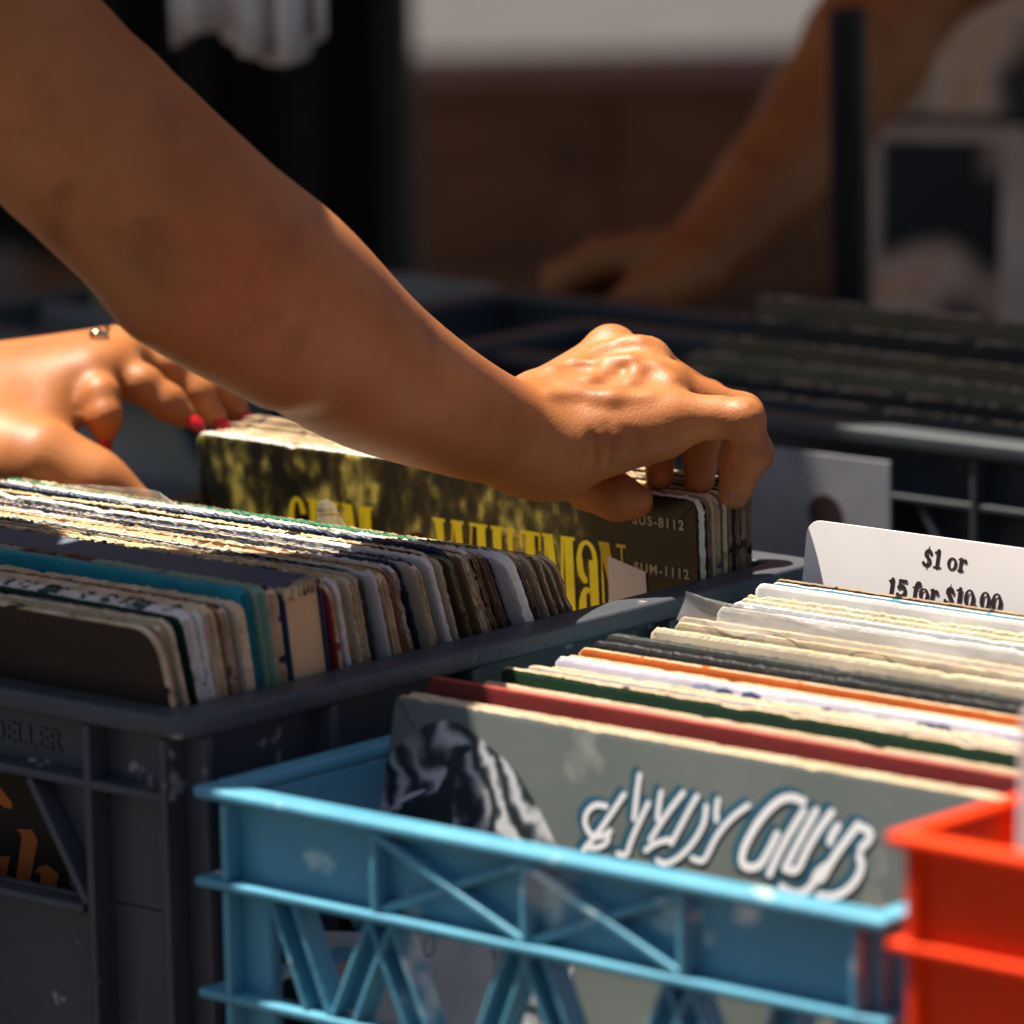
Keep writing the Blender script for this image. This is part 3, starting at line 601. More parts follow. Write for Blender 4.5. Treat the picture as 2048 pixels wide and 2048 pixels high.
# price card
p = hit(1617, 1038, B0+X*.011, X); cy = (p-B0).dot(Y); cz = p.z-BRIM
card = empty('price_card'); tag(card, 'white card reading $1 or 15 for $10.00 behind the blue crate records', 'price sign')
rot = Euler((math.radians(-9), 0, -TH)); CH = .33; card.rotation_euler = rot
card.location = B0+X*.011+Y*cy+Z*(BRIM+cz)-rot.to_matrix()@Vector((0, 0, CH))
r = .007; cp = [(r+r*math.cos(a)*1, CH-r+r*math.sin(a)) for a in np.radians(np.linspace(180, 90, 7))]+[(.318-r+r*math.cos(a), CH-r+r*math.sin(a)) for a in np.radians(np.linspace(90, 0, 7))]+[(.318, 0), (0, 0)]
a = MB(); a.prism(cp, -.0007, .0007); a.build('board', WHITE, card, bevel=.0002)
cM = Matrix.LocRotScale(card.location, rot, None); cI = cM.inverted(); cn_ = cM.to_3x3()@Vector((0, 1, 0)); cp_ = cM@Vector((0, -.0008, 0))
def cl(px, py): v = cI@hit(px, py, cp_, cn_); return np.array((v.x, v.z))
def slab_text(pr, s, x, z, h, adv):
    """fat rounded slab letters"""
    for ch in s:
        def T(u, v): return (x+(u+v*.06)*h, z+v*h)
        def st(pts, wd): pr.stroke([T(*q) for q in pts], wd*h*1.14)
        if ch == '1': st(((.32, .05), (.32, .95)), .24); st(((.08, .04), (.56, .04)), .1); st(((.1, .86), (.32, .93)), .12); w_ = .62
        elif ch == '5': st(((.2, .95), (.66, .95)), .17); st(((.2, .95), (.17, .58)), .1); st(((.17, .58), (.45, .66), (.66, .5), (.64, .2), (.42, .06), (.16, .1)), .2); st(((.14, .17), (.2, .14)), .2); w_ = .78
        elif ch == '0': pr.ring(*T(.38, .5), .38*h, .52*h, .13*h, .4*h); w_ = .8
        elif ch == 'o': pr.ring(*T(.36, .35), .36*h, .37*h, .13*h, .26*h); w_ = .76
        elif ch == 'r': st(((.2, .05), (.2, .66)), .22); st(((.05, .04), (.4, .04)), .1); st(((.05, .66), (.2, .68)), .1); st(((.25, .5), (.4, .66), (.52, .62)), .14); st(((.5, .58), (.52, .57)), .2); w_ = .66
        elif ch == 'f': st(((.22, .05), (.22, .75), (.34, .98), (.5, .92)), .2); st(((.48, .85), (.5, .85)), .19); st(((.05, .04), (.42, .04)), .1); st(((.05, .68), (.44, .68)), .1); w_ = .5
        elif ch == '$': st(((.58, .76), (.42, .94), (.2, .84), (.18, .62), (.52, .42), (.6, .2), (.4, .04), (.12, .14), (.1, .2)), .19); st(((.38, -.12), (.38, 1.12)), .07); st(((.56, .76), (.58, .74)), .2); w_ = .76
        elif ch == '.': st(((.12, .08), (.13, .08)), .2); w_ = .3
        else: w_ = .36
        x += w_*h*adv
pr = Print(-.0008)
a = cl(1843, 1132); b_ = cl(1938, 1137); ww = b_[0]-a[0]; h1 = ww/3.3; slab_text(pr, '$1 or', a[0], a[1], h1, 1.0)
a = cl(1776, 1156); b_ = cl(2005, 1186); ww = b_[0]-a[0]; slab_text(pr, '15 for $10.00', a[0], a[1]-h1, h1, ww/(8.05*h1))
pr.build('lettering', INK, card)
# clear bags
BAG = bpy.data.materials.new('clear_plastic_film'); BAG.use_nodes = True; n = BAG.node_tree
tr = n.nodes.new('ShaderNodeBsdfTransparent'); gl = n.nodes.new('ShaderNodeBsdfGlossy'); gl.inputs['Roughness'].default_value = .12; tl = n.nodes.new('ShaderNodeBsdfTranslucent'); tl.inputs[0].default_value = (.85, .82, .78, 1)
df = n.nodes.new('ShaderNodeBsdfDiffuse'); df.inputs[0].default_value = (.8, .78, .75, 1)
m1 = n.nodes.new('ShaderNodeMixShader'); m1.inputs[0].default_value = .5; n.links.new(tl.outputs[0], m1.inputs[1]); n.links.new(df.outputs[0], m1.inputs[2])
m0 = n.nodes.new('ShaderNodeMixShader'); m0.inputs[0].default_value = .22; n.links.new(m1.outputs[0], m0.inputs[1]); n.links.new(gl.outputs[0], m0.inputs[2])
m2 = n.nodes.new('ShaderNodeMixShader'); m2.inputs[0].default_value = .42; n.links.new(tr.outputs[0], m2.inputs[1]); n.links.new(m0.outputs[0], m2.inputs[2])
n.links.new(m2.outputs[0], n.nodes['Material Output'].inputs[0])
def film(outline, parent, D=None, seed=1, amp=.002, plane=None):
    """crumpled film standing in a crate plane; outline in photo px on that plane"""
    pts = [hit(q[0], q[1], *plane) for q in outline]
    bm = bmesh.new(); vs = [bm.verts.new(p) for p in pts]; bm.faces.new(vs)
    bmesh.ops.triangulate(bm, faces=bm.faces); bmesh.ops.subdivide_edges(bm, edges=bm.edges, cuts=6, use_grid_fill=True)
    rg = random.Random(seed); ph = [rg.uniform(0, 6) for _ in range(6)]
    for v in bm.verts:
        s = v.co.dot(X)*1; z_ = v.co.z
        v.co += Y*(amp*math.sin(s*130+ph[0]+z_*90)+amp*.5*math.sin(z_*300+ph[1]+s*50))
    me = bpy.data.meshes.new('plastic_film'); bm.to_mesh(me); bm.free(); me.materials.append(BAG)
    o = link('plastic_film', me, None, smooth=True)
    if parent:
        o.parent = parent; bpy.context.view_layer.update(); o.matrix_parent_inverse = Matrix.LocRotScale(parent.location, parent.rotation_euler, None).inverted()
    return o
film([(70, 1000), (95, 974), (190, 968), (322, 981), (338, 1010), (420, 1040), (250, 1012)], None or [o for o in COL.objects if o.get('label', '').startswith('white bent-cornered')][0], plane=(G0+Y*.2, Y), seed=4)
film([(630, 1052), (631, 1003), (648, 998), (668, 1006), (706, 1068)], [o for o in COL.objects if o.get('label', '').startswith('clean white creased')][0], plane=(G0+Y*.232, Y), seed=5)
film([(1352, 1240), (1364, 1183), (1435, 1205), (1530, 1240), (1700, 1262), (2060, 1330), (2060, 1380), (1700, 1310), (1500, 1275)], bagged, plane=(B0+Y*.276, Y))
# ------------------------------------------------------------------ pale sleeve in the orange crate
pk = put_sleeve('pinkish white sleeve sticking up in the orange crate', OR0, 1.12, .0135, .058, .034, math.radians(-4), .315, .315, .004, cover((.78, .68, .66), .8), edge((.7, .6, .6), 1, .8), None, flip=-1, openside=False, wear=.0002, name='record')
# ------------------------------------------------------------------ person
class SDF:
    """signed distance grid with smooth unions, meshed by surface nets"""
    def __init__(s, lo, hi, h):
        s.lo = np.array(lo, float); s.h = h; s.n = np.ceil((np.array(hi)-s.lo)/h).astype(int)+1
        s.F = np.full(s.n, .03, np.float32)
    def _sub(s, lo, hi):
        a = np.clip(np.floor((lo-s.lo)/s.h).astype(int), 0, s.n); b = np.clip(np.ceil((hi-s.lo)/s.h).astype(int)+1, 0, s.n)
        if (b <= a).any(): return None
        sl = tuple(slice(i, j) for i, j in zip(a, b))
        ax = [(s.lo[i]+np.arange(a[i], b[i])*s.h).astype(np.float32) for i in range(3)]
        return sl, ax
    def cone(s, p, q, r1, r2, k=.008, cut=False, flat=None):
        """flat=(axis vector, factor): squeeze the section along axis"""
        p = np.array(p, float); q = np.array(q, float); m = max(r1, r2)*(1 if not flat else max(1, 1/flat[1]))+k*1.5+.03*(0 if cut else .35)
        g_ = s._sub(np.minimum(p, q)-m, np.maximum(p, q)+m)
        if g_ is None: return
        sl, (x, y_, z) = g_
        P = [x[:, None, None]-p[0], y_[None, :, None]-p[1], z[None, None, :]-p[2]]
        d = q-p; L2 = d@d
        t = np.clip((P[0]*d[0]+P[1]*d[1]+P[2]*d[2])/max(L2, 1e-12), 0, 1)
        V = [P[i]-t*d[i] for i in range(3)]
        d2 = V[0]**2+V[1]**2+V[2]**2
        if flat:
            a = np.array(flat[0], float); a /= np.linalg.norm(a); dv = V[0]*a[0]+V[1]*a[1]+V[2]*a[2]
            d2 = d2+dv**2*(1/flat[1]**2-1)
        D = np.sqrt(d2)-(r1+(r2-r1)*t)
        A = s.F[sl]
        if cut: hh = np.clip(.5-.5*(A+D)/k, 0, 1); s.F[sl] = A*(1-hh)-D*hh+k*hh*(1-hh)
        else: hh = np.clip(.5+.5*(A-D)/k, 0, 1); s.F[sl] = A*(1-hh)+D*hh-k*hh*(1-hh)
    def chain(s, pts, rs, k=.006, **kw):
        for i in range(len(pts)-1): s.cone(pts[i], pts[i+1], rs[i], rs[i+1], k, **kw)
    def mesh(s):
        F = s.F; neg = F < 0; nx, ny, nz = F.shape
        c = np.zeros((nx-1, ny-1, nz-1), np.int8)
        for i in (0, 1):
            for j in (0, 1):
                for k in (0, 1): c += neg[i:nx-1+i, j:ny-1+j, k:nz-1+k]
        idx = np.argwhere((c > 0) & (c < 8)); N = len(idx)
        lut = -np.ones(c.shape, np.int32); lut[tuple(idx.T)] = np.arange(N)
        acc = np.zeros((N, 3)); cnt = np.zeros(N)
        cor = [(i, j, k) for i in (0, 1) for j in (0, 1) for k in (0, 1)]
        val = {q: F[idx[:, 0]+q[0], idx[:, 1]+q[1], idx[:, 2]+q[2]] for q in cor}
        for a in cor:
            for ax in range(3):
                if a[ax]: continue
                b = list(a); b[ax] = 1; b = tuple(b); va, vb = val[a], val[b]; mk = (va < 0) != (vb < 0)
                t = np.where(mk, va/np.where(va == vb, 1, va-vb), 0)
                P = np.array(a, float)+np.zeros((N, 3)); P[:, ax] += t; acc[mk] += P[mk]; cnt[mk] += 1
        V = s.lo+(idx+acc/cnt[:, None])*s.h
        faces = []
        for ax in range(3):
            u, v = (ax+1) % 3, (ax+2) % 3
            sl0 = [slice(None)]*3; sl1 = [slice(None)]*3; sl0[ax] = slice(0, -1); sl1[ax] = slice(1, None)
            A, B_ = neg[tuple(sl0)], neg[tuple(sl1)]
            e = np.argwhere(A != B_); e = e[(e[:, u] > 0) & (e[:, v] > 0) & (e[:, u] < F.shape[u]-1) & (e[:, v] < F.shape[v]-1)]
            s_ = A[tuple(e.T)]
            def L(du, dv): q = e.copy(); q[:, u] += du; q[:, v] += dv; return lut[tuple(q.T)]
            Q = np.c_[L(-1, -1), L(0, -1), L(0, 0), L(-1, 0)]; Q[~s_] = Q[~s_][:, ::-1]; faces.append(Q)
        Fc = np.concatenate(faces); return V, Fc[(Fc >= 0).all(axis=1)]
def smoothed(V, Fc, it=2, lam=.5):
    E_ = np.concatenate([Fc[:, [0, 1]], Fc[:, [1, 2]], Fc[:, [2, 3]], Fc[:, [3, 0]]])
    for _ in range(it):
        a = np.zeros_like(V); c = np.zeros(len(V))
        for i, j in ((0, 1), (1, 0)): np.add.at(a, E_[:, i], V[E_[:, j]]); np.add.at(c, E_[:, i], 1)
        V = V*(1-lam)+a/np.maximum(c, 1)[:, None]*lam
    return V
def pd(x, y, D): return np.array(dep(x, y, D))
def lp(a, b, t): return a*(1-t)+b*t

# right arm (nearer), joints located in the scene
PX = 1/4550
elb = pd(388, 470, 2.22); wri = pd(1048, 878, 2.405); sho = np.array((-.345, 2.23, 1.478))
f1 = pd(552, 590, 2.26); f2 = pd(730, 732, 2.31); f3 = pd(912, 828, 2.37)
up1 = pd(166, 268, 2.21)
lo = np.minimum(elb, wri)-.1; 
S1 = SDF((-.285, 2.06, 1.085), (.135, 2.54, 1.435), .0016)
view = np.array(CW)
AR = dict(k=.03)
ctl = [np.array(sho)+(np.array(sho)-up1)*.6, np.array(sho), up1, elb, f1, f2, f3, wri, wri+(wri-f3)*.7]; crd = [.046, .046, .0428, .0412, .0398, .0338, .0262, .0215, .0215]
cp, cq = [], []
for i in range(1, len(ctl)-2):
    for t in np.linspace(0, 1, 7)[:-1]:
        f = lambda P0_, P1_, P2_, P3_: .5*(2*P1_+(P2_-P0_)*t+(2*P0_-5*P1_+4*P2_-P3_)*t*t+(3*P1_-P0_-3*P2_+P3_)*t**3)
        cp.append(f(*ctl[i-1:i+3])); cq.append(f(*crd[i-1:i+3]))
cp.append(wri); cq.append(crd[-2]); S1.chain(cp, cq, .003)
#             # brachioradialis ridge on top
S1.cone(pd(330, 600, 2.2), pd(560, 735, 2.25), .018, .014, .02)              # underside of the forearm
#
# wrist and hand
mI, mM, mR, mP = pd(1220, 707, 2.455), pd(1290, 730, 2.44), pd(1335, 775, 2.42), pd(1345, 838, 2.40)
wI, wM, wR, wP = pd(1088, 812, 2.44), pd(1088, 826, 2.43), pd(1085, 850, 2.41), pd(1085, 885, 2.40)
for a, b_, r1, r2 in ((wI, mI, .0150, .0110), (wM, mM, .0150, .0108), (wR, mR, .0150, .0105), (wP, mP, .0165, .0112)): S1.cone(a, b_, r1, r2, .008)
for a, b_, c, d in ((wI, mI, wM, mM), (wM, mM, wR, mR), (wR, mR, wP, mP)):
    for t in ((.5,) if a is wI else (.33, .67)): S1.cone(lp(a, c, t), lp(lp(a, c, t), lp(b_, d, t), .93), .0145, .0102, .009)
S1.cone(wri, lp(wM, wR, .5), .0205, .0195, .012)
S1.cone(pd(1095, 925, 2.40), pd(1325, 862, 2.40), .0140, .0120, .010)        # hypothenar edge
S1.cone(pd(1060, 915, 2.405), pd(1120, 935, 2.405), .0140, .0130, .010)
S1.cone(pd(1150, 850, 2.43), pd(1290, 820, 2.43), .016, .013, .010)
# knuckles
for q, r_ in ((mI, .0108), (mM, .0104), (mR, .0088)): S1.cone(q+np.array((0, 0, .002)), q+np.array((.001, 0, .002)), r_, r_, .005)
# tendons / veins on the back of the hand
for pts, r_ in (([(1120, 742, 2.42), (1180, 722, 2.42), (1240, 690, 2.43), (1285, 678, 2.43)], .0022), ([(1150, 790, 2.40), (1215, 762, 2.405), (1255, 745, 2.405), (1290, 742, 2.405)], .0021), ([(1105, 795, 2.395), (1160, 800, 2.39), (1235, 800, 2.388), (1310, 800, 2.39)], .0025)):
    pass
def onback(px, py, sink=0):                      # nearest surface point along the view ray through (px,py)
    r_ = np.array(ray(px, py)); t = np.linspace(2.25, 2.6, 1400); P = np.array(CC)+r_*t[:, None]
    ix = np.round((P-S1.lo)/S1.h).astype(int); ok = ((ix >= 0) & (ix < S1.n)).all(axis=1); P = P[ok]; ix = ix[ok]; v = S1.F[tuple(ix.T)]
    k = np.argmax(v < 0); return P[k]+r_*sink/np.linalg.norm(r_)
for pts, r_, kk in ((((1105, 742), (1150, 728), (1200, 704), (1245, 688), (1280, 682)), .0020, .006), (((1130, 775), (1180, 765), (1215, 745), (1240, 725), (1262, 720)), .0021, .006),
                (((1262, 720), (1275, 745), (1262, 770), (1225, 790), (1190, 800)), .0019, .005), (((1100, 790), (1160, 790), (1225, 800), (1300, 796)), .0019, .006), (((1262, 722), (1310, 735), (1345, 760)), .0017, .006),
                (((1150, 728), (1215, 724), (1262, 720)), .0015, .005)):
    Q = [onback(*q, sink=.0009) for q in pts]
    for a, b_ in zip(Q[:-1], Q[1:]): S1.cone(a, b_, r_, r_, kk)
# fingers: proximal, middle, distal
def finger(S_, pts, rs, k=.0045):
    S_.chain(pts, rs, k)
    for i in (1, 2): S_.cone(pts[i], pts[i], rs[i]*1.07, rs[i]*1.07, .004)
fp = [mP, pd(1488, 838, 2.395), pd(1508, 905, 2.40), pd(1482, 968, 2.405)]
fr = [mR, pd(1484, 830, 2.425), pd(1478, 920, 2.425), pd(1469, 985, 2.425)]
fm = [mM, pd(1416, 806, 2.455), pd(1403, 900, 2.45), pd(1398, 962, 2.445)]
fi = [mI, pd(1330, 790, 2.47), pd(1322, 890, 2.46), pd(1318, 955, 2.45)]
S1.cone(mP, pd(1440, 828, 2.398), .0102, .0082, .006)
finger(S1, fi, (.0105, .0085, .0075, .0064), .003); finger(S1, fm, (.0104, .0090, .0080, .0072), .003); finger(S1, fr, (.0102, .0088, .0080, .0074), .003); finger(S1, fp, (.0104, .0083, .0076, .0064), .003)
# thumb, under the palm on the far side
th_ = [pd(1120, 900, 2.45), pd(1180, 965, 2.445), pd(1235, 995, 2.435), pd(1276, 1004, 2.43)]
S1.chain(th_, (.018, .0110, .0092, .0070), .008)
# wrist creases
for x_, y1_, y2_ in ((1184, 862, 975), (1214, 848, 955), (1252, 858, 968), (1272, 872, 940)):
    Q = [onback(x_+(9*math.sin(t*3)-6*t*(x_ < 1230)), y1_+(y2_-y1_)*t) for t in np.linspace(0, 1, 7)]
    for a, b_ in zip(Q[:-1], Q[1:]): S1.cone(a, b_, .0010, .0010, .0015, cut=True)
for Qx in (((1480, 805), (1492, 812), (1500, 822)), ((1490, 800), (1503, 808), (1512, 820)), ((1468, 868), (1485, 880), (1510, 892))):
    Q = [onback(*q) for q in Qx]
    for a, b_ in zip(Q[:-1], Q[1:]): S1.cone(a, b_, .0006, .0006, .0012, cut=True)
V1, F1 = S1.mesh(); V1 = smoothed(V1, F1, 3); del S1.F

# left hand (farther)
D2 = 2.62
S2 = SDF((-.40, 2.44, .99), (-.06, 2.78, 1.22), .0022)
w2 = pd(-60, 835, D2); e2 = np.array((-.52, 2.70, 1.16)); s2 = np.array((-.46, 2.60, 1.425))
S2.cone(lp(w2, e2, .9), w2, .036, .027, .02)
k1, k2, k3, k4 = pd(178, 765, D2-.012), pd(222, 735, D2), pd(250, 712, D2+.02), pd(255, 700, D2+.04)
for a, b_, r1, r2 in ((pd(-40, 850, D2-.015), k1, .021, .0125), (pd(-40, 830, D2), k2, .021, .012), (pd(-40, 810, D2+.01), k3, .020, .0115), (pd(-40, 800, D2+.02), k4, .019, .011)): S2.cone(a, b_, r1, r2, .022)
finger(S2, [k1, pd(202, 792, D2-.026), pd(211, 832, D2-.032), pd(211, 864, D2-.03)], (.0115, .0085, .0074, .006), .003)
finger(S2, [k2, pd(285, 770, D2-.01), pd(335, 805, D2-.01), pd(368, 832, D2-.01)], (.0108, .0085, .0078, .0064))
finger(S2, [k3, pd(335, 735, D2+.02), pd(395, 790, D2+.02), pd(428, 832, D2+.02)], (.0108, .0085, .0078, .0064))
finger(S2, [k4, pd(360, 715, D2+.045), pd(440, 775, D2+.045), pd(476, 822, D2+.045)], (.0105, .0082, .0075, .006))
S2.chain([pd(-20, 905, D2-.03), pd(85, 930, D2-.05), pd(190, 968, D2-.055), pd(275, 1015, D2-.055)], (.026, .0175, .0125, .0095), .016)
S2.cone(pd(40, 860, D2-.02), pd(100, 840, D2-.025), .017, .011, .015)
V2, F2 = S2.mesh(); V2 = smoothed(V2, F2, 2); del S2.F
# the rest of the body, coarser
S3 = SDF((-1.15, 1.95, -.02), (-.16, 3.0, 1.86), .0095)
hip = np.array((-.84, 2.42, .98)); chest = np.array((-.60, 2.41, 1.29)); neck = np.array((-.43, 2.39, 1.49)); hd = np.array((-.318, 2.29, 1.615))
S3.cone(hip, chest, .115, .125, .06, flat=((1, 0, .4), .78)); S3.cone(chest+np.array((0, -.09, .05)), chest+np.array((0, .09, .05)), .09, .09, .06); S3.cone(hip+np.array((0, -.07, -.03)), hip+np.array((0, .07, -.03)), .11, .11, .06)
S3.cone(chest+np.array((.06, -.03, .1)), neck+np.array((.02, 0, .03)), .06, .052, .05)
S3.cone(hd+np.array((-.02, 0, .035)), hd+np.array((.01, 0, .02)), .088, .082, .03); S3.cone(hd+np.array((.045, 0, -.055)), hd+np.array((.055, 0, -.075)), .045, .034, .04)
S3.cone(hd+np.array((.096, 0, -.005)), hd+np.array((.108, 0, -.028)), .009, .014, .012)
for s_ in (-1, 1):
    S3.cone(hd+np.array((-.01, s_*.082, -.02)), hd+np.array((-.012, s_*.088, .015)), .012, .016, .01)
    S3.cone(hd+np.array((.085, s_*.032, .014)), hd+np.array((.086, s_*.034, .014)), .009, .009, .006, cut=True)
    S3.cone(hd+np.array((.078, s_*.032, .014)), hd+np.array((.078, s_*.033, .014)), .0135, .0135, .003)
S3.cone(hd+np.array((.092, -.018, -.058)), hd+np.array((.092, .018, -.058)), .007, .007, .006)
for s_, shp, el_, wr_ in ((-1, sho, up1, None), (1, s2, e2, w2)):
    S3.cone(chest+np.array((.02, s_*.1, .08)), shp, .07, .058, .05)
    if s_ < 0: S3.cone(shp, lp(shp, up1, .62), .056, .047, .03)
    else: S3.cone(shp, e2, .054, .044, .03); S3.cone(e2, lp(e2, w2, .5), .043, .036, .02)
    kn = hip+np.array((.06, s_*.1, -.50)); an_ = np.array((hip[0]-.02, hip[1]+s_*.12, .09))
    S3.cone(hip+np.array((0, s_*.08, -.05)), kn, .098, .062, .05); S3.cone(kn, an_, .062, .04, .03); S3.cone(kn+np.array((-.03, 0, -.12)), kn+np.array((-.04, 0, -.2)), .05, .045, .04)
    S3.cone(an_+np.array((-.02, 0, -.05)), an_+np.array((.15, s_*.02, -.065)), .04, .028, .03)
V3, F3 = S3.mesh(); V3 = smoothed(V3, F3, 2)
SKIN = mat('skin', (.48, .175, .055), (.37, .122, .034), rough=.5, scale=16, spec=.36, bump=.0002, bscale=780, c3=(.28, .09, .032), s3=24, t3=.55, w3=.2, sss=.12)
person = empty('person', (hip[0], hip[1], 0)); tag(person, 'person reaching in from the left with bare arms, flipping through the records with both hands', 'person')
allV = np.concatenate([V1, V2, V3]); allF = np.concatenate([F1, F2+len(V1), F3+len(V1)+len(V2)])
me = bpy.data.meshes.new('body'); me.from_pydata((allV-np.array((hip[0], hip[1], 0))).tolist(), [], allF.tolist()); me.materials.append(SKIN)
link('body', me, person, smooth=True)
# clothes: offset shells of the coarse body
def shell(name, keep, off, mt):
    mk = keep(V3); fm_ = mk[F3].all(axis=1); F_ = F3[fm_]
    nr = np.zeros_like(V3); a, b, c, d = (V3[F3[:, i]] for i in range(4)); fn = np.cross(c-a, d-b)
    for i in range(4): np.add.at(nr, F3[:, i], fn)
    nr /= np.linalg.norm(nr, axis=1, keepdims=True)+1e-9
    W_ = V3+nr*off+nr*(.004*np.sin(V3[:, 2:3]*60+V3[:, :1]*40))
    u = np.unique(F_); rm = -np.ones(len(V3), int); rm[u] = np.arange(len(u))
    me = bpy.data.meshes.new(name); me.from_pydata((W_[u]-np.array((hip[0], hip[1], 0))).tolist(), [], rm[F_].tolist()); me.materials.append(mt)
    o = link(name, me, person, smooth=True); sm = o.modifiers.new('s', 'SOLIDIFY'); sm.thickness = .002; return o
armdir = (up1-sho)/np.linalg.norm(up1-sho); armdir2 = (e2-s2)/np.linalg.norm(e2-s2)
def tee(V):
    a = (V-sho)@armdir; b = (V-s2)@armdir2; neckd = np.linalg.norm(V[:, :2]-neck[:2], axis=1)
    near1 = np.linalg.norm(V-sho-a[:, None]*armdir, axis=1) < .09; near2 = np.linalg.norm(V-s2-b[:, None]*armdir2, axis=1) < .085
    return (V[:, 2] > .92) & (V[:, 2] < 1.475) & ~((a > .075) & near1) & ~((b > .13) & near2) & ~((V[:, 0] > -.40) & (V[:, 2] < 1.34) & (V[:, 1] < 2.4)) & ~((V[:, 2] < 1.29) & (V[:, 0] > -.475))
shell('shirt', tee, .012, mat('black_cotton', (.03, .03, .035), rough=.95))
shell('trousers', lambda V: (V[:, 2] < 1.0) & (V[:, 2] > .10), .012, mat('blue_denim', (.05, .08, .15), (.035, .06, .11), rough=.95, scale=40))
shell('hair', lambda V: (V[:, 2] > hd[2]+.045) | ((V[:, 2] > 1.52) & (V[:, 0] < hd[0]-.02) & (V[:, 1] > 2.2) & (V[:, 0] > hd[0]-.14) ), .016, mat('dark_hair', (.015, .01, .008), rough=.5))
for s_ in (-1, 1): shell('shoe', lambda V: (V[:, 2] < .085) & ((V[:, 1]-hip[1])*s_ > 0), .006, mat('shoe_leather', (.6, .58, .55), rough=.6))
# nails and ring
NAIL = mat('red_nail_varnish', (.55, .015, .02), rough=.2, spec=.6); NAILN = mat('bare_nail', (.36, .13, .10), rough=.3)
P0 = np.array((hip[0], hip[1], 0))
def nail(pos, dirv, nrm, mt, s_=(.0062, .0042, .0012)):
    d = Vector(dirv).normalized(); nn = Vector(nrm); nn = (nn-d*nn.dot(d)).normalized(); sd_ = d.cross(nn)
    m_ = MB(); vs = []; fs = []; U_, W2 = 8, 12
    for i in range(U_+1):
        for j in range(W2):
            th2 = math.pi*i/U_; ph = 2*math.pi*j/W2
            vs.append(Vector(pos)-Vector(P0)+d*(s_[0]*math.cos(th2))+sd_*(s_[1]*math.sin(th2)*math.cos(ph))+nn*(s_[2]*math.sin(th2)*math.sin(ph)))
    for i in range(U_):
        for j in range(W2): fs.append((i*W2+j, i*W2+(j+1) % W2, (i+1)*W2+(j+1) % W2, (i+1)*W2+j))
    m_.add(vs, fs); m_.build('fingernail', mt, person, smooth=True)
R3 = np.array(CR); U3 = np.array(CU); W3 = np.array(CW)
nail(fp[3]+(-R3*.6-U3*.5-W3*.3)*.0062, lp(fp[2], fp[3], 1)-fp[2], -R3-W3*.5, NAILN, (.004, .003, .001))
for f_ in ([pd(211, 832, D2-.032), pd(211, 862, D2-.03)], [pd(335, 805, D2-.01), pd(368, 832, D2-.01)], [pd(395, 790, D2+.02), pd(428, 832, D2+.02)], [pd(440, 775, D2+.045), pd(476, 822, D2+.045)]):
    d = f_[1]-f_[0]; d /= np.linalg.norm(d); nail(f_[1]+d*.0065+U3*.001-W3*.003, d, R3*.6+U3*.4-W3*.8, NAIL, (.0064, .0042, .0026))
GOLD = mat('gold_metal', (.9, .7, .4), rough=.15, metal=1)
rgp = pd(222, 692, D2+.0); rv = MB(); dd = Vector(pd(330, 740, D2+.02)-k3).normalized(); o1 = dd.orthogonal().normalized(); o2 = dd.cross(o1); cen = Vector(pd(205, 712, D2+.012)-P0)
rv.tube([cen+Vector((0, 0, .006))+(o1*math.cos(t)+o2*math.sin(t))*.008 for t in np.linspace(0, 2*math.pi, 25)], .0011, 8, caps=False)
rv.tube([Vector(pd(178, 672, D2-.005)-P0), Vector(pd(196, 670, D2-.005)-P0), Vector(pd(214, 678, D2-.005)-P0)], [.0022, .0034, .0024], 10)
rv.build('ring', GOLD, person, smooth=True)

# ------------------------------------------------------------------ the stall behind
table('dark table behind, carrying the row of black crates', (.30, 3.55), 3.6, .8, TABLE, rot=-TH*.0-.62)
DKP = mat('black_plastic', (.06, .07, .078), (.045, .053, .06), rough=.5, scale=9, c3=(.1, .1, .1), s3=40, t3=.7)
TEALP = mat('teal_grey_plastic', (.10, .135, .14), (.075, .11, .115), rough=.6, scale=10)
def back_crate(label, p, W, L, rim, mt, reg, n, cols, grp, dz=.03):
    """p: near right corner px/depth as world point"""
    c = grey_crate(label, p, W, L, rim, mt=mt)
    for i in range(n):
        yt = .03+(L-.07)*i/max(1, n-1); cn, cc = cols[i % len(cols)]
        put_sleeve('%s record sleeve, %s from the front of the %s' % (cn, ORD[i], reg), p, rim, -.021, yt, (dz-.055+.055*(i+1)/n)+random.uniform(-.002, .002), math.radians(-6), .313, .315, .006, cover(cc), edge(cc, 5 if mt is DKP else 2, .5), grp, openside=False, wear=.0006)
    return c
def crn(px, py, z): q = onz(px, py, z); return Vector((q.x, q.y, 0))
yel = ('yellowed', (.42, .36, .2)); olv = ('olive', (.16, .15, .09)); gydk = ('dull grey', (.06, .065, .06)); yeld = ('dull yellow-brown', (.14, .115, .06)); gy = ('grey', (.25, .27, .25)); dk = ('black', (.02, .022, .022)); cm_ = ('cream', (.5, .45, .33)); br = ('brown', (.09, .05, .03))
back_crate('black crate of yellowed records behind the price card', crn(2130, 905, 1.08), .50, .21, 1.08, DKP, 'black crate behind the price card', 8, [dk, yeld, gydk, dk, olv, yeld], 'records in the black crate behind the price card', .03)
back_crate('black crate directly behind the reaching hand', crn(1500, 765, 1.075), .36, .20, 1.075, DKP, 'crate behind the reaching hand', 5, [dk, br, dk], 'records in the crate behind the hand', -.03)
back_crate('teal-grey crate behind the left hand and the leafy record', crn(560, 735, 1.05), .36, .26, 1.05, TEALP, 'teal-grey crate', 5, [gy, cm_, gy, yel], 'records in the teal-grey crate', .02)
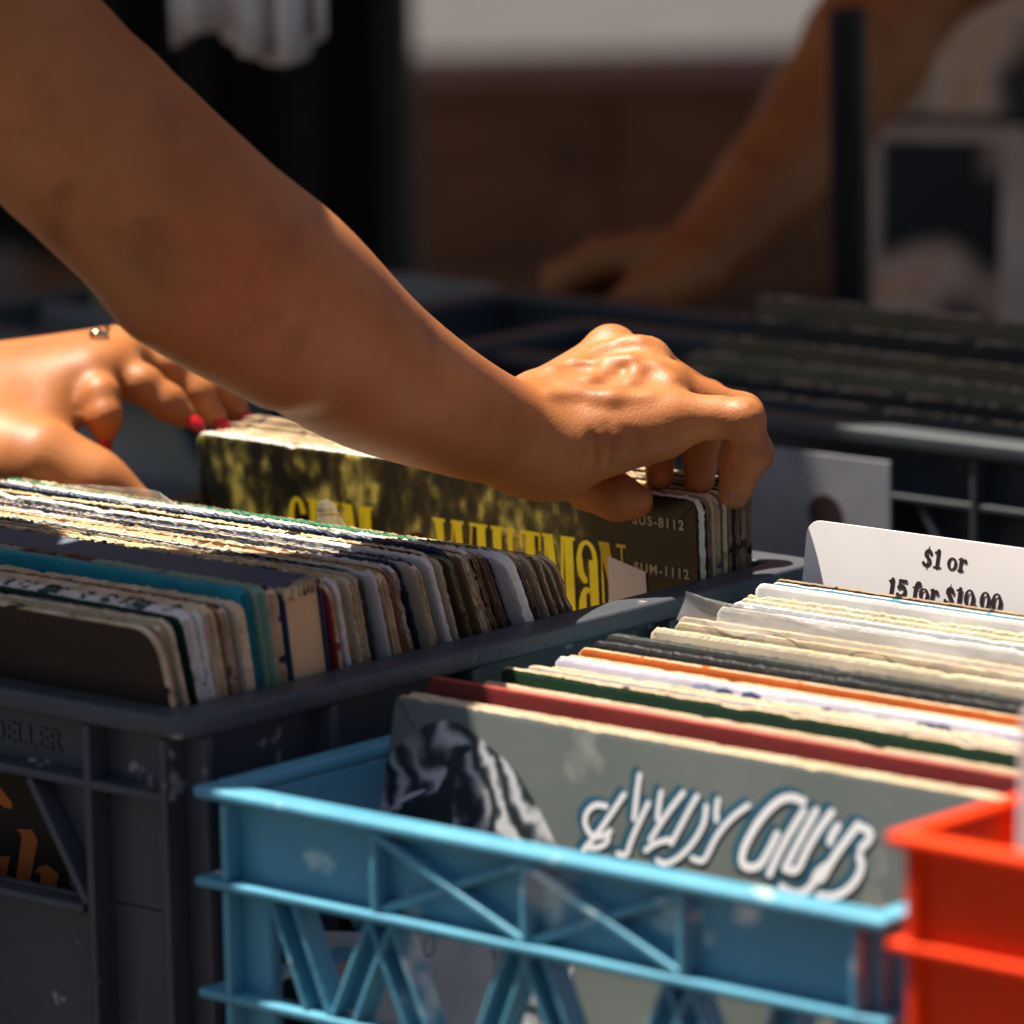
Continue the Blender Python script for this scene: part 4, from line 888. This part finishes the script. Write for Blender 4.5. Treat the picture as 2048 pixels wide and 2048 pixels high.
# grey printed label on the front of the near black crate
q0 = crn(1512, 940, 1.03)
lb = empty('paper_label'); tag(lb, 'blurred grey paper label with a dark blot on the front of the black crate', 'label')
lp0 = hit(1640, 1010, crn(2130, 905, 1.08)+Y*(-.012)+Z*1, Y); lb.location = lp0; lb.rotation_euler = (0, 0, -TH)
a = MB(); a.box(-.052, .046, -.0006, .0006, -.045, .027); a.build('card', mat('grey_paper', (.34, .34, .38), (.2, .2, .23), rough=.8, scale=14), lb, bevel=.0004)
a = MB(); a.prism([(.004+.011*math.cos(t), -.004+.01*math.sin(t)) for t in np.linspace(0, 6.28, 17)[:-1]], -.0011, -.0007); a.build('blot', INK, lb)
# chair, low cabinet, posts, drape, posters
D4 = 3.46
bx4, by4 = .98, 4.12
S4 = SDF((.02, 3.25, .96), (.62, 3.85, 1.36), .0032)
sh4 = np.array((.74, 3.88, 1.43)); el4 = pd(1830, -60, 3.66); wr4 = pd(1432, 480, D4)
c4 = [lp(sh4, el4, t) for t in (0, .5, 1)]+[lp(el4, wr4, t)+np.array((0, 0, -.012*math.sin(math.pi*t))) for t in (.25, .5, .75, 1)]
S4.chain(c4, [.05, .045, .043, .042, .037, .031, .026], .01)
for k in range(4):
    kn4 = pd(1205-k*6, 515+k*14, D4-.045+.024*k); b0 = pd(1400, 510+k*6, D4-.02+.012*k)
    S4.cone(b0, kn4, .019, .0125, .012)
    m4 = pd(1108+k*10, 560+k*6, D4-.05+.026*k); t4 = pd(1075+k*10, 640, D4-.05+.026*k); S4.chain([kn4, m4, t4], [.0122, .0098, .0078], .005)
S4.chain([pd(1390, 545, D4-.04), pd(1290, 590, D4-.06), pd(1200, 640, D4-.06)], [.02, .0135, .0095], .01)
V4, F4 = S4.mesh(); V4 = smoothed(V4, F4, 2); del S4.F
S5 = SDF((.5, 3.6, -.02), (1.35, 4.6, 1.84), .012)
h5 = np.array((bx4+.06, by4+.05, .98)); c5 = np.array((bx4-.04, by4, 1.28)); n5 = np.array((bx4-.10, by4-.02, 1.5)); hd5 = np.array((bx4-.14, by4-.04, 1.64))
S5.cone(h5, c5, .12, .13, .06); S5.cone(c5, n5, .09, .055, .05); S5.cone(hd5+np.array((.02, 0, .03)), hd5, .09, .082, .03); S5.cone(hd5+np.array((-.05, 0, -.06)), hd5+np.array((-.05, 0, -.07)), .045, .04, .04); S5.cone(hd5+np.array((-.1, 0, -.01)), hd5+np.array((-.11, 0, -.03)), .01, .014, .01)
S5.cone(c5+np.array((-.03, -.08, .1)), sh4, .075, .055, .05); S5.cone(sh4, lp(sh4, el4, .45), .054, .047, .02)
S5.cone(c5+np.array((-.03, .08, .1)), c5+np.array((-.02, .2, .1)), .075, .055, .05); S5.chain([c5+np.array((-.02, .2, .1)), c5+np.array((.0, .27, -.18)), c5+np.array((-.16, .22, -.32))], [.054, .043, .03], .03)
for s_ in (-1, 1):
    k5 = h5+np.array((-.03, s_*.1, -.5)); a5 = np.array((h5[0]+.02, h5[1]+s_*.12, .08)); S5.chain([h5+np.array((0, s_*.08, -.05)), k5, a5], [.1, .062, .04], .04); S5.cone(a5, a5+np.array((-.16, 0, -.03)), .04, .03, .03)
V5, F5 = S5.mesh(); V5 = smoothed(V5, F5, 2)
person2 = empty('person', (h5[0], h5[1], 0)); tag(person2, 'blurred person behind, bare forearm coming down from the upper right to the far crate', 'person')
def npmesh(name, V, F_, mt, par, o0):
    me = bpy.data.meshes.new(name); me.from_pydata((V-o0).tolist(), [], F_.tolist()); me.materials.append(mt); return link(name, me, par, smooth=True)
o5 = np.array((h5[0], h5[1], 0)); npmesh('body', np.concatenate([V4, V5]), np.concatenate([F4, F5+len(V4)]), SKIN, person2, o5)
def part5(name, mk, mt, off=.012):
    nr = np.zeros_like(V5); a, b, c, d = (V5[F5[:, i]] for i in range(4)); fn = np.cross(c-a, d-b)
    for i in range(4): np.add.at(nr, F5[:, i], fn)
    nr /= np.linalg.norm(nr, axis=1, keepdims=True)+1e-9; F_ = F5[mk[F5].all(axis=1)]; u = np.unique(F_); rm = -np.ones(len(V5), int); rm[u] = np.arange(len(u))
    npmesh(name, (V5+nr*off)[u], rm[F_], mt, person2, o5)
part5('shirt', (V5[:, 2] > .93) & (V5[:, 2] < 1.47) & (V5[:, 0] > sh4[0]-.04), mat('brown_cotton', (.05, .03, .02), rough=.95))
part5('trousers', (V5[:, 2] < 1.0) & (V5[:, 2] > .1), mat('dark_denim', (.03, .04, .07), rough=.95)); part5('hair', (V5[:, 2] > 1.68), mat('brown_hair', (.03, .018, .01), rough=.6), .016)
DW = mat('dark_brown_board', (.30, .14, .065), (.2, .09, .042), rough=.7, scale=5, stretch=(1, 1, 4))
sbx = empty('sideboard', (.35, 10.9, 0)); tag(sbx, 'low dark brown wooden sideboard far behind the blurred forearm', 'sideboard')
ztop = dep(1240, 160, 10.6).z
a = MB(); a.box(-1.3, 1.0, -.25, .25, .0, ztop-.025); a.build('carcass', DW, sbx, bevel=.005)
a = MB(); a.box(-1.33, 1.03, -.27, .27, ztop-.024, ztop); a.build('top', DW, sbx, bevel=.005)
for k in range(4):
    a = MB(); a.box(-1.27+k*.57, -.73+k*.57, -.268, -.251, .11, ztop-.04); dr = a.build('door', DW, sbx, bevel=.004)
    a = MB(); a.tube([(-.80+k*.57, -.285, ztop-.2), (-.80+k*.57, -.285, ztop-.1)], .006, 8); a.build('handle', GREYP2, dr, smooth=True)
for i in (-1.2, .9):
    for j in (-.2, .2): a = MB(); a.tube([(i, j, 0), (i, j, .08)], .02, 8); a.build('leg', DW, sbx, smooth=True)
# unseen awning, added to shade the background and warm its light
CAN = bpy.data.materials.new('tan_canvas'); CAN.use_nodes = True; n = CAN.node_tree
d_ = n.nodes.new('ShaderNodeBsdfDiffuse'); d_.inputs[0].default_value = (.40, .25, .13, 1); t_ = n.nodes.new('ShaderNodeBsdfTranslucent'); t_.inputs[0].default_value = (.42, .22, .09, 1)
x_ = n.nodes.new('ShaderNodeMixShader'); x_.inputs[0].default_value = .4; n.links.new(d_.outputs[0], x_.inputs[1]); n.links.new(t_.outputs[0], x_.inputs[2]); n.links.new(x_.outputs[0], n.nodes['Material Output'].inputs[0])
cn_o = empty('shade_canopy', (0, 5.62, 0)); tag(cn_o, 'tan canvas awning added out of view to shade the stall behind', 'shade_canopy')
a = MB(); a.prism([(-2.6, 2.35), (0, 2.95), (8.2, 2.35), (8.2, 2.33), (0, 2.93), (-2.6, 2.33)], -2.4, 2.4, 'x'); a.build('roof', CAN, cn_o)
for x_ in (-2.35, 2.35):
    for y_ in (-2.5, 8.1): a = MB(); a.tube([(x_, y_, 0), (x_, y_, 2.34)], .025, 10); a.build('pole', GREYP2, cn_o, smooth=True)
BLKM = mat('black_metal', (.008, .009, .010), rough=.5)
def post(label, px, D, wpx, ztop_=2.2, name='display_post', z0=0):
    q = dep(px, 500, D); wd = wpx/11000*D
    t = empty(name, (q.x, q.y, z0), (0, 0, -.2)); tag(t, label, 'post'); ztop_ -= z0
    a = MB(); a.box(-wd/2, wd/2, -.02, .02, .012, ztop_); a.build('upright', BLKM, t, bevel=.003)
    a = MB(); a.box(-wd*.9, wd*.9, -min(.16, wd*2), min(.16, wd*2), 0, .012); a.build('foot', BLKM, t, bevel=.003); return t
post('black upright post to the right of the blurred forearm', 1702, 3.40, 66, dep(1700, 8, 3.4).z, z0=TABLE)
post('black upright post left of the grey pavement strip', 806, 5.6, 52)
# dark clothes hanging at left
def drape(label, px0, px1, ytop, ybot, D, c, name='hanging_garment', cat='garment', amp=.03, rail=True, skew=0):
    a_, b_ = dep(px0, ytop, D), dep(px1, ytop, D); z0 = dep((px0+px1)/2, ybot, D).z; z1 = a_.z
    m_ = MB(); nx, nz = 40, 40; vs = []
    for j in range(nz+1):
        for i in range(nx+1):
            u = i/nx; v = j/nz; x_ = a_.x+(b_.x-a_.x)*(u+skew*v*(.5-u)*2); y_ = a_.y+amp*math.sin(u*23)*(.4+.6*v)+amp*.5*math.sin(u*51+v*3)
            vs.append((x_, y_, z1+(z0-z1)*v+.022*(math.sin(u*7)*.5+.5)*v))
    fs = [(j*(nx+1)+i, j*(nx+1)+i+1, (j+1)*(nx+1)+i+1, (j+1)*(nx+1)+i) for j in range(nz) for i in range(nx)]
    m_.add(vs, fs); o = m_.build(name, c, None, smooth=True); sm = o.modifiers.new('t', 'SOLIDIFY'); sm.thickness = .006
    return tag(o, label, cat)
drape('long black garment hanging at the back left, in front of the sideboard', 560, 800, -900, 760, 6.0, mat('black_cloth', (.012, .011, .011), rough=.9))
drape('dark brown-black garment hanging behind the bare forearm', 330, 600, -900, 700, 6.3, mat('brown_black_cloth', (.016, .011, .008), rough=.9))
drape('black cloth hanging at the far left behind the elbow', -260, 330, -900, 560, 6.6, mat('black_green_cloth', (.012, .016, .016), rough=.9))
drape('off-white folded sheet hanging from the added awning edge at the top left', 205, 560, -3780, 205, 3.08, mat('offwhite_cloth', (.85, .80, .74), (.74, .69, .63), rough=.9, scale=9), name='hanging_sheet', cat='sheet', amp=.02, skew=.03)
rl_ = MB(); qa, qb = dep(-300, -900, 6.3), dep(770, -900, 6.3)
rl_.tube([(qa.x, qa.y, qa.z+.02), (qb.x, qa.y, qa.z+.02)], .015, 10); rl_.tube([(qa.x, qa.y, 0), (qa.x, qa.y, qa.z+.02)], .015, 10); rl_.tube([(qb.x, qa.y, 0), (qb.x, qa.y, qa.z+.02)], .015, 10)
tag(rl_.build('clothes_rail', BLKM, None, smooth=True), 'black metal clothes rail the dark garments hang from', 'clothes rail')
# framed pictures on the right
def picture(label, px0, px1, py0, py1, D, border, art, tilt=-8, rz=-.35, bw=.012):
    c = dep((px0+px1)/2, (py0+py1)/2, D); wd = (px1-px0)/11000*D/math.cos(rz); h = (py1-py0)/11000*D
    t = empty('framed_picture', (c.x, c.y, c.z), (math.radians(tilt), 0, rz)); tag(t, label, 'picture')
    b = bw
    a = MB(); a.box(-wd/2, wd/2, -.008, .008, -h/2, h/2); a.build('frame', border, t, bevel=.002)
    a = MB(); a.box(-wd/2+b, wd/2-b, -.0095, -.0082, -h/2+b, h/2-b); a.build('print', art, t); return t
art1 = mat('dark_abstract_print', (.012, .016, .016), (.85, .62, .46), rough=.4, scale=9, lo=.52, hi=.62, detail=1, c3=(.9, .42, .16), s3=11, t3=.60, w3=.05)
art2 = mat('warm_abstract_print', (.03, .022, .018), (.8, .58, .4), rough=.4, scale=8, lo=.5, hi=.6, detail=2, c3=(.7, .4, .14), s3=9, t3=.6, w3=.08)
FRB = mat('pale_frame', (.7, .55, .42), rough=.4)
picture('abstract print with a pale border, leaning at the right edge', 1740, 2035, 250, 720, 3.95, FRB, art1)
picture('dark warm abstract print above and behind the pale bordered one', 1765, 2300, -330, 262, 4.3, BLKM, art2)
picture('tall picture with wide pale frame cut by the right edge of the photo', 2010, 2330, 270, 760, 3.75, mat('cream_frame', (.85, .66, .5), rough=.5), art2, bw=.035)
tbl3 = dep(2000, 730, 3.95)
st_ = empty('display_shelf', (tbl3.x, tbl3.y, 0), (0, 0, -.35)); tag(st_, 'dark display shelf under the framed pictures', 'shelf')
a = MB(); a.box(-.18, .30, -.22, .25, tbl3.z-.03, tbl3.z-.002); a.build('board', BLKM, st_, bevel=.003)
for x_ in (-.14, .26): a = MB(); a.box(x_-.02, x_+.02, -.2, .23, 0, tbl3.z-.03); a.build('support', BLKM, st_)
pq = dep(1990, 0, 4.42); pn = empty('exhibition_stand', (pq.x, pq.y, 0), (0, 0, -.35)); tag(pn, 'tall black display panel the upper print hangs on', 'stand')
a = MB(); a.box(-.14, .16, 0, .02, .03, 1.75); a.build('board', BLKM, pn, bevel=.002)
for x_ in (-.1, .12): a = MB(); a.box(x_-.02, x_+.02, -.15, .17, 0, .03); a.build('foot', BLKM, pn)
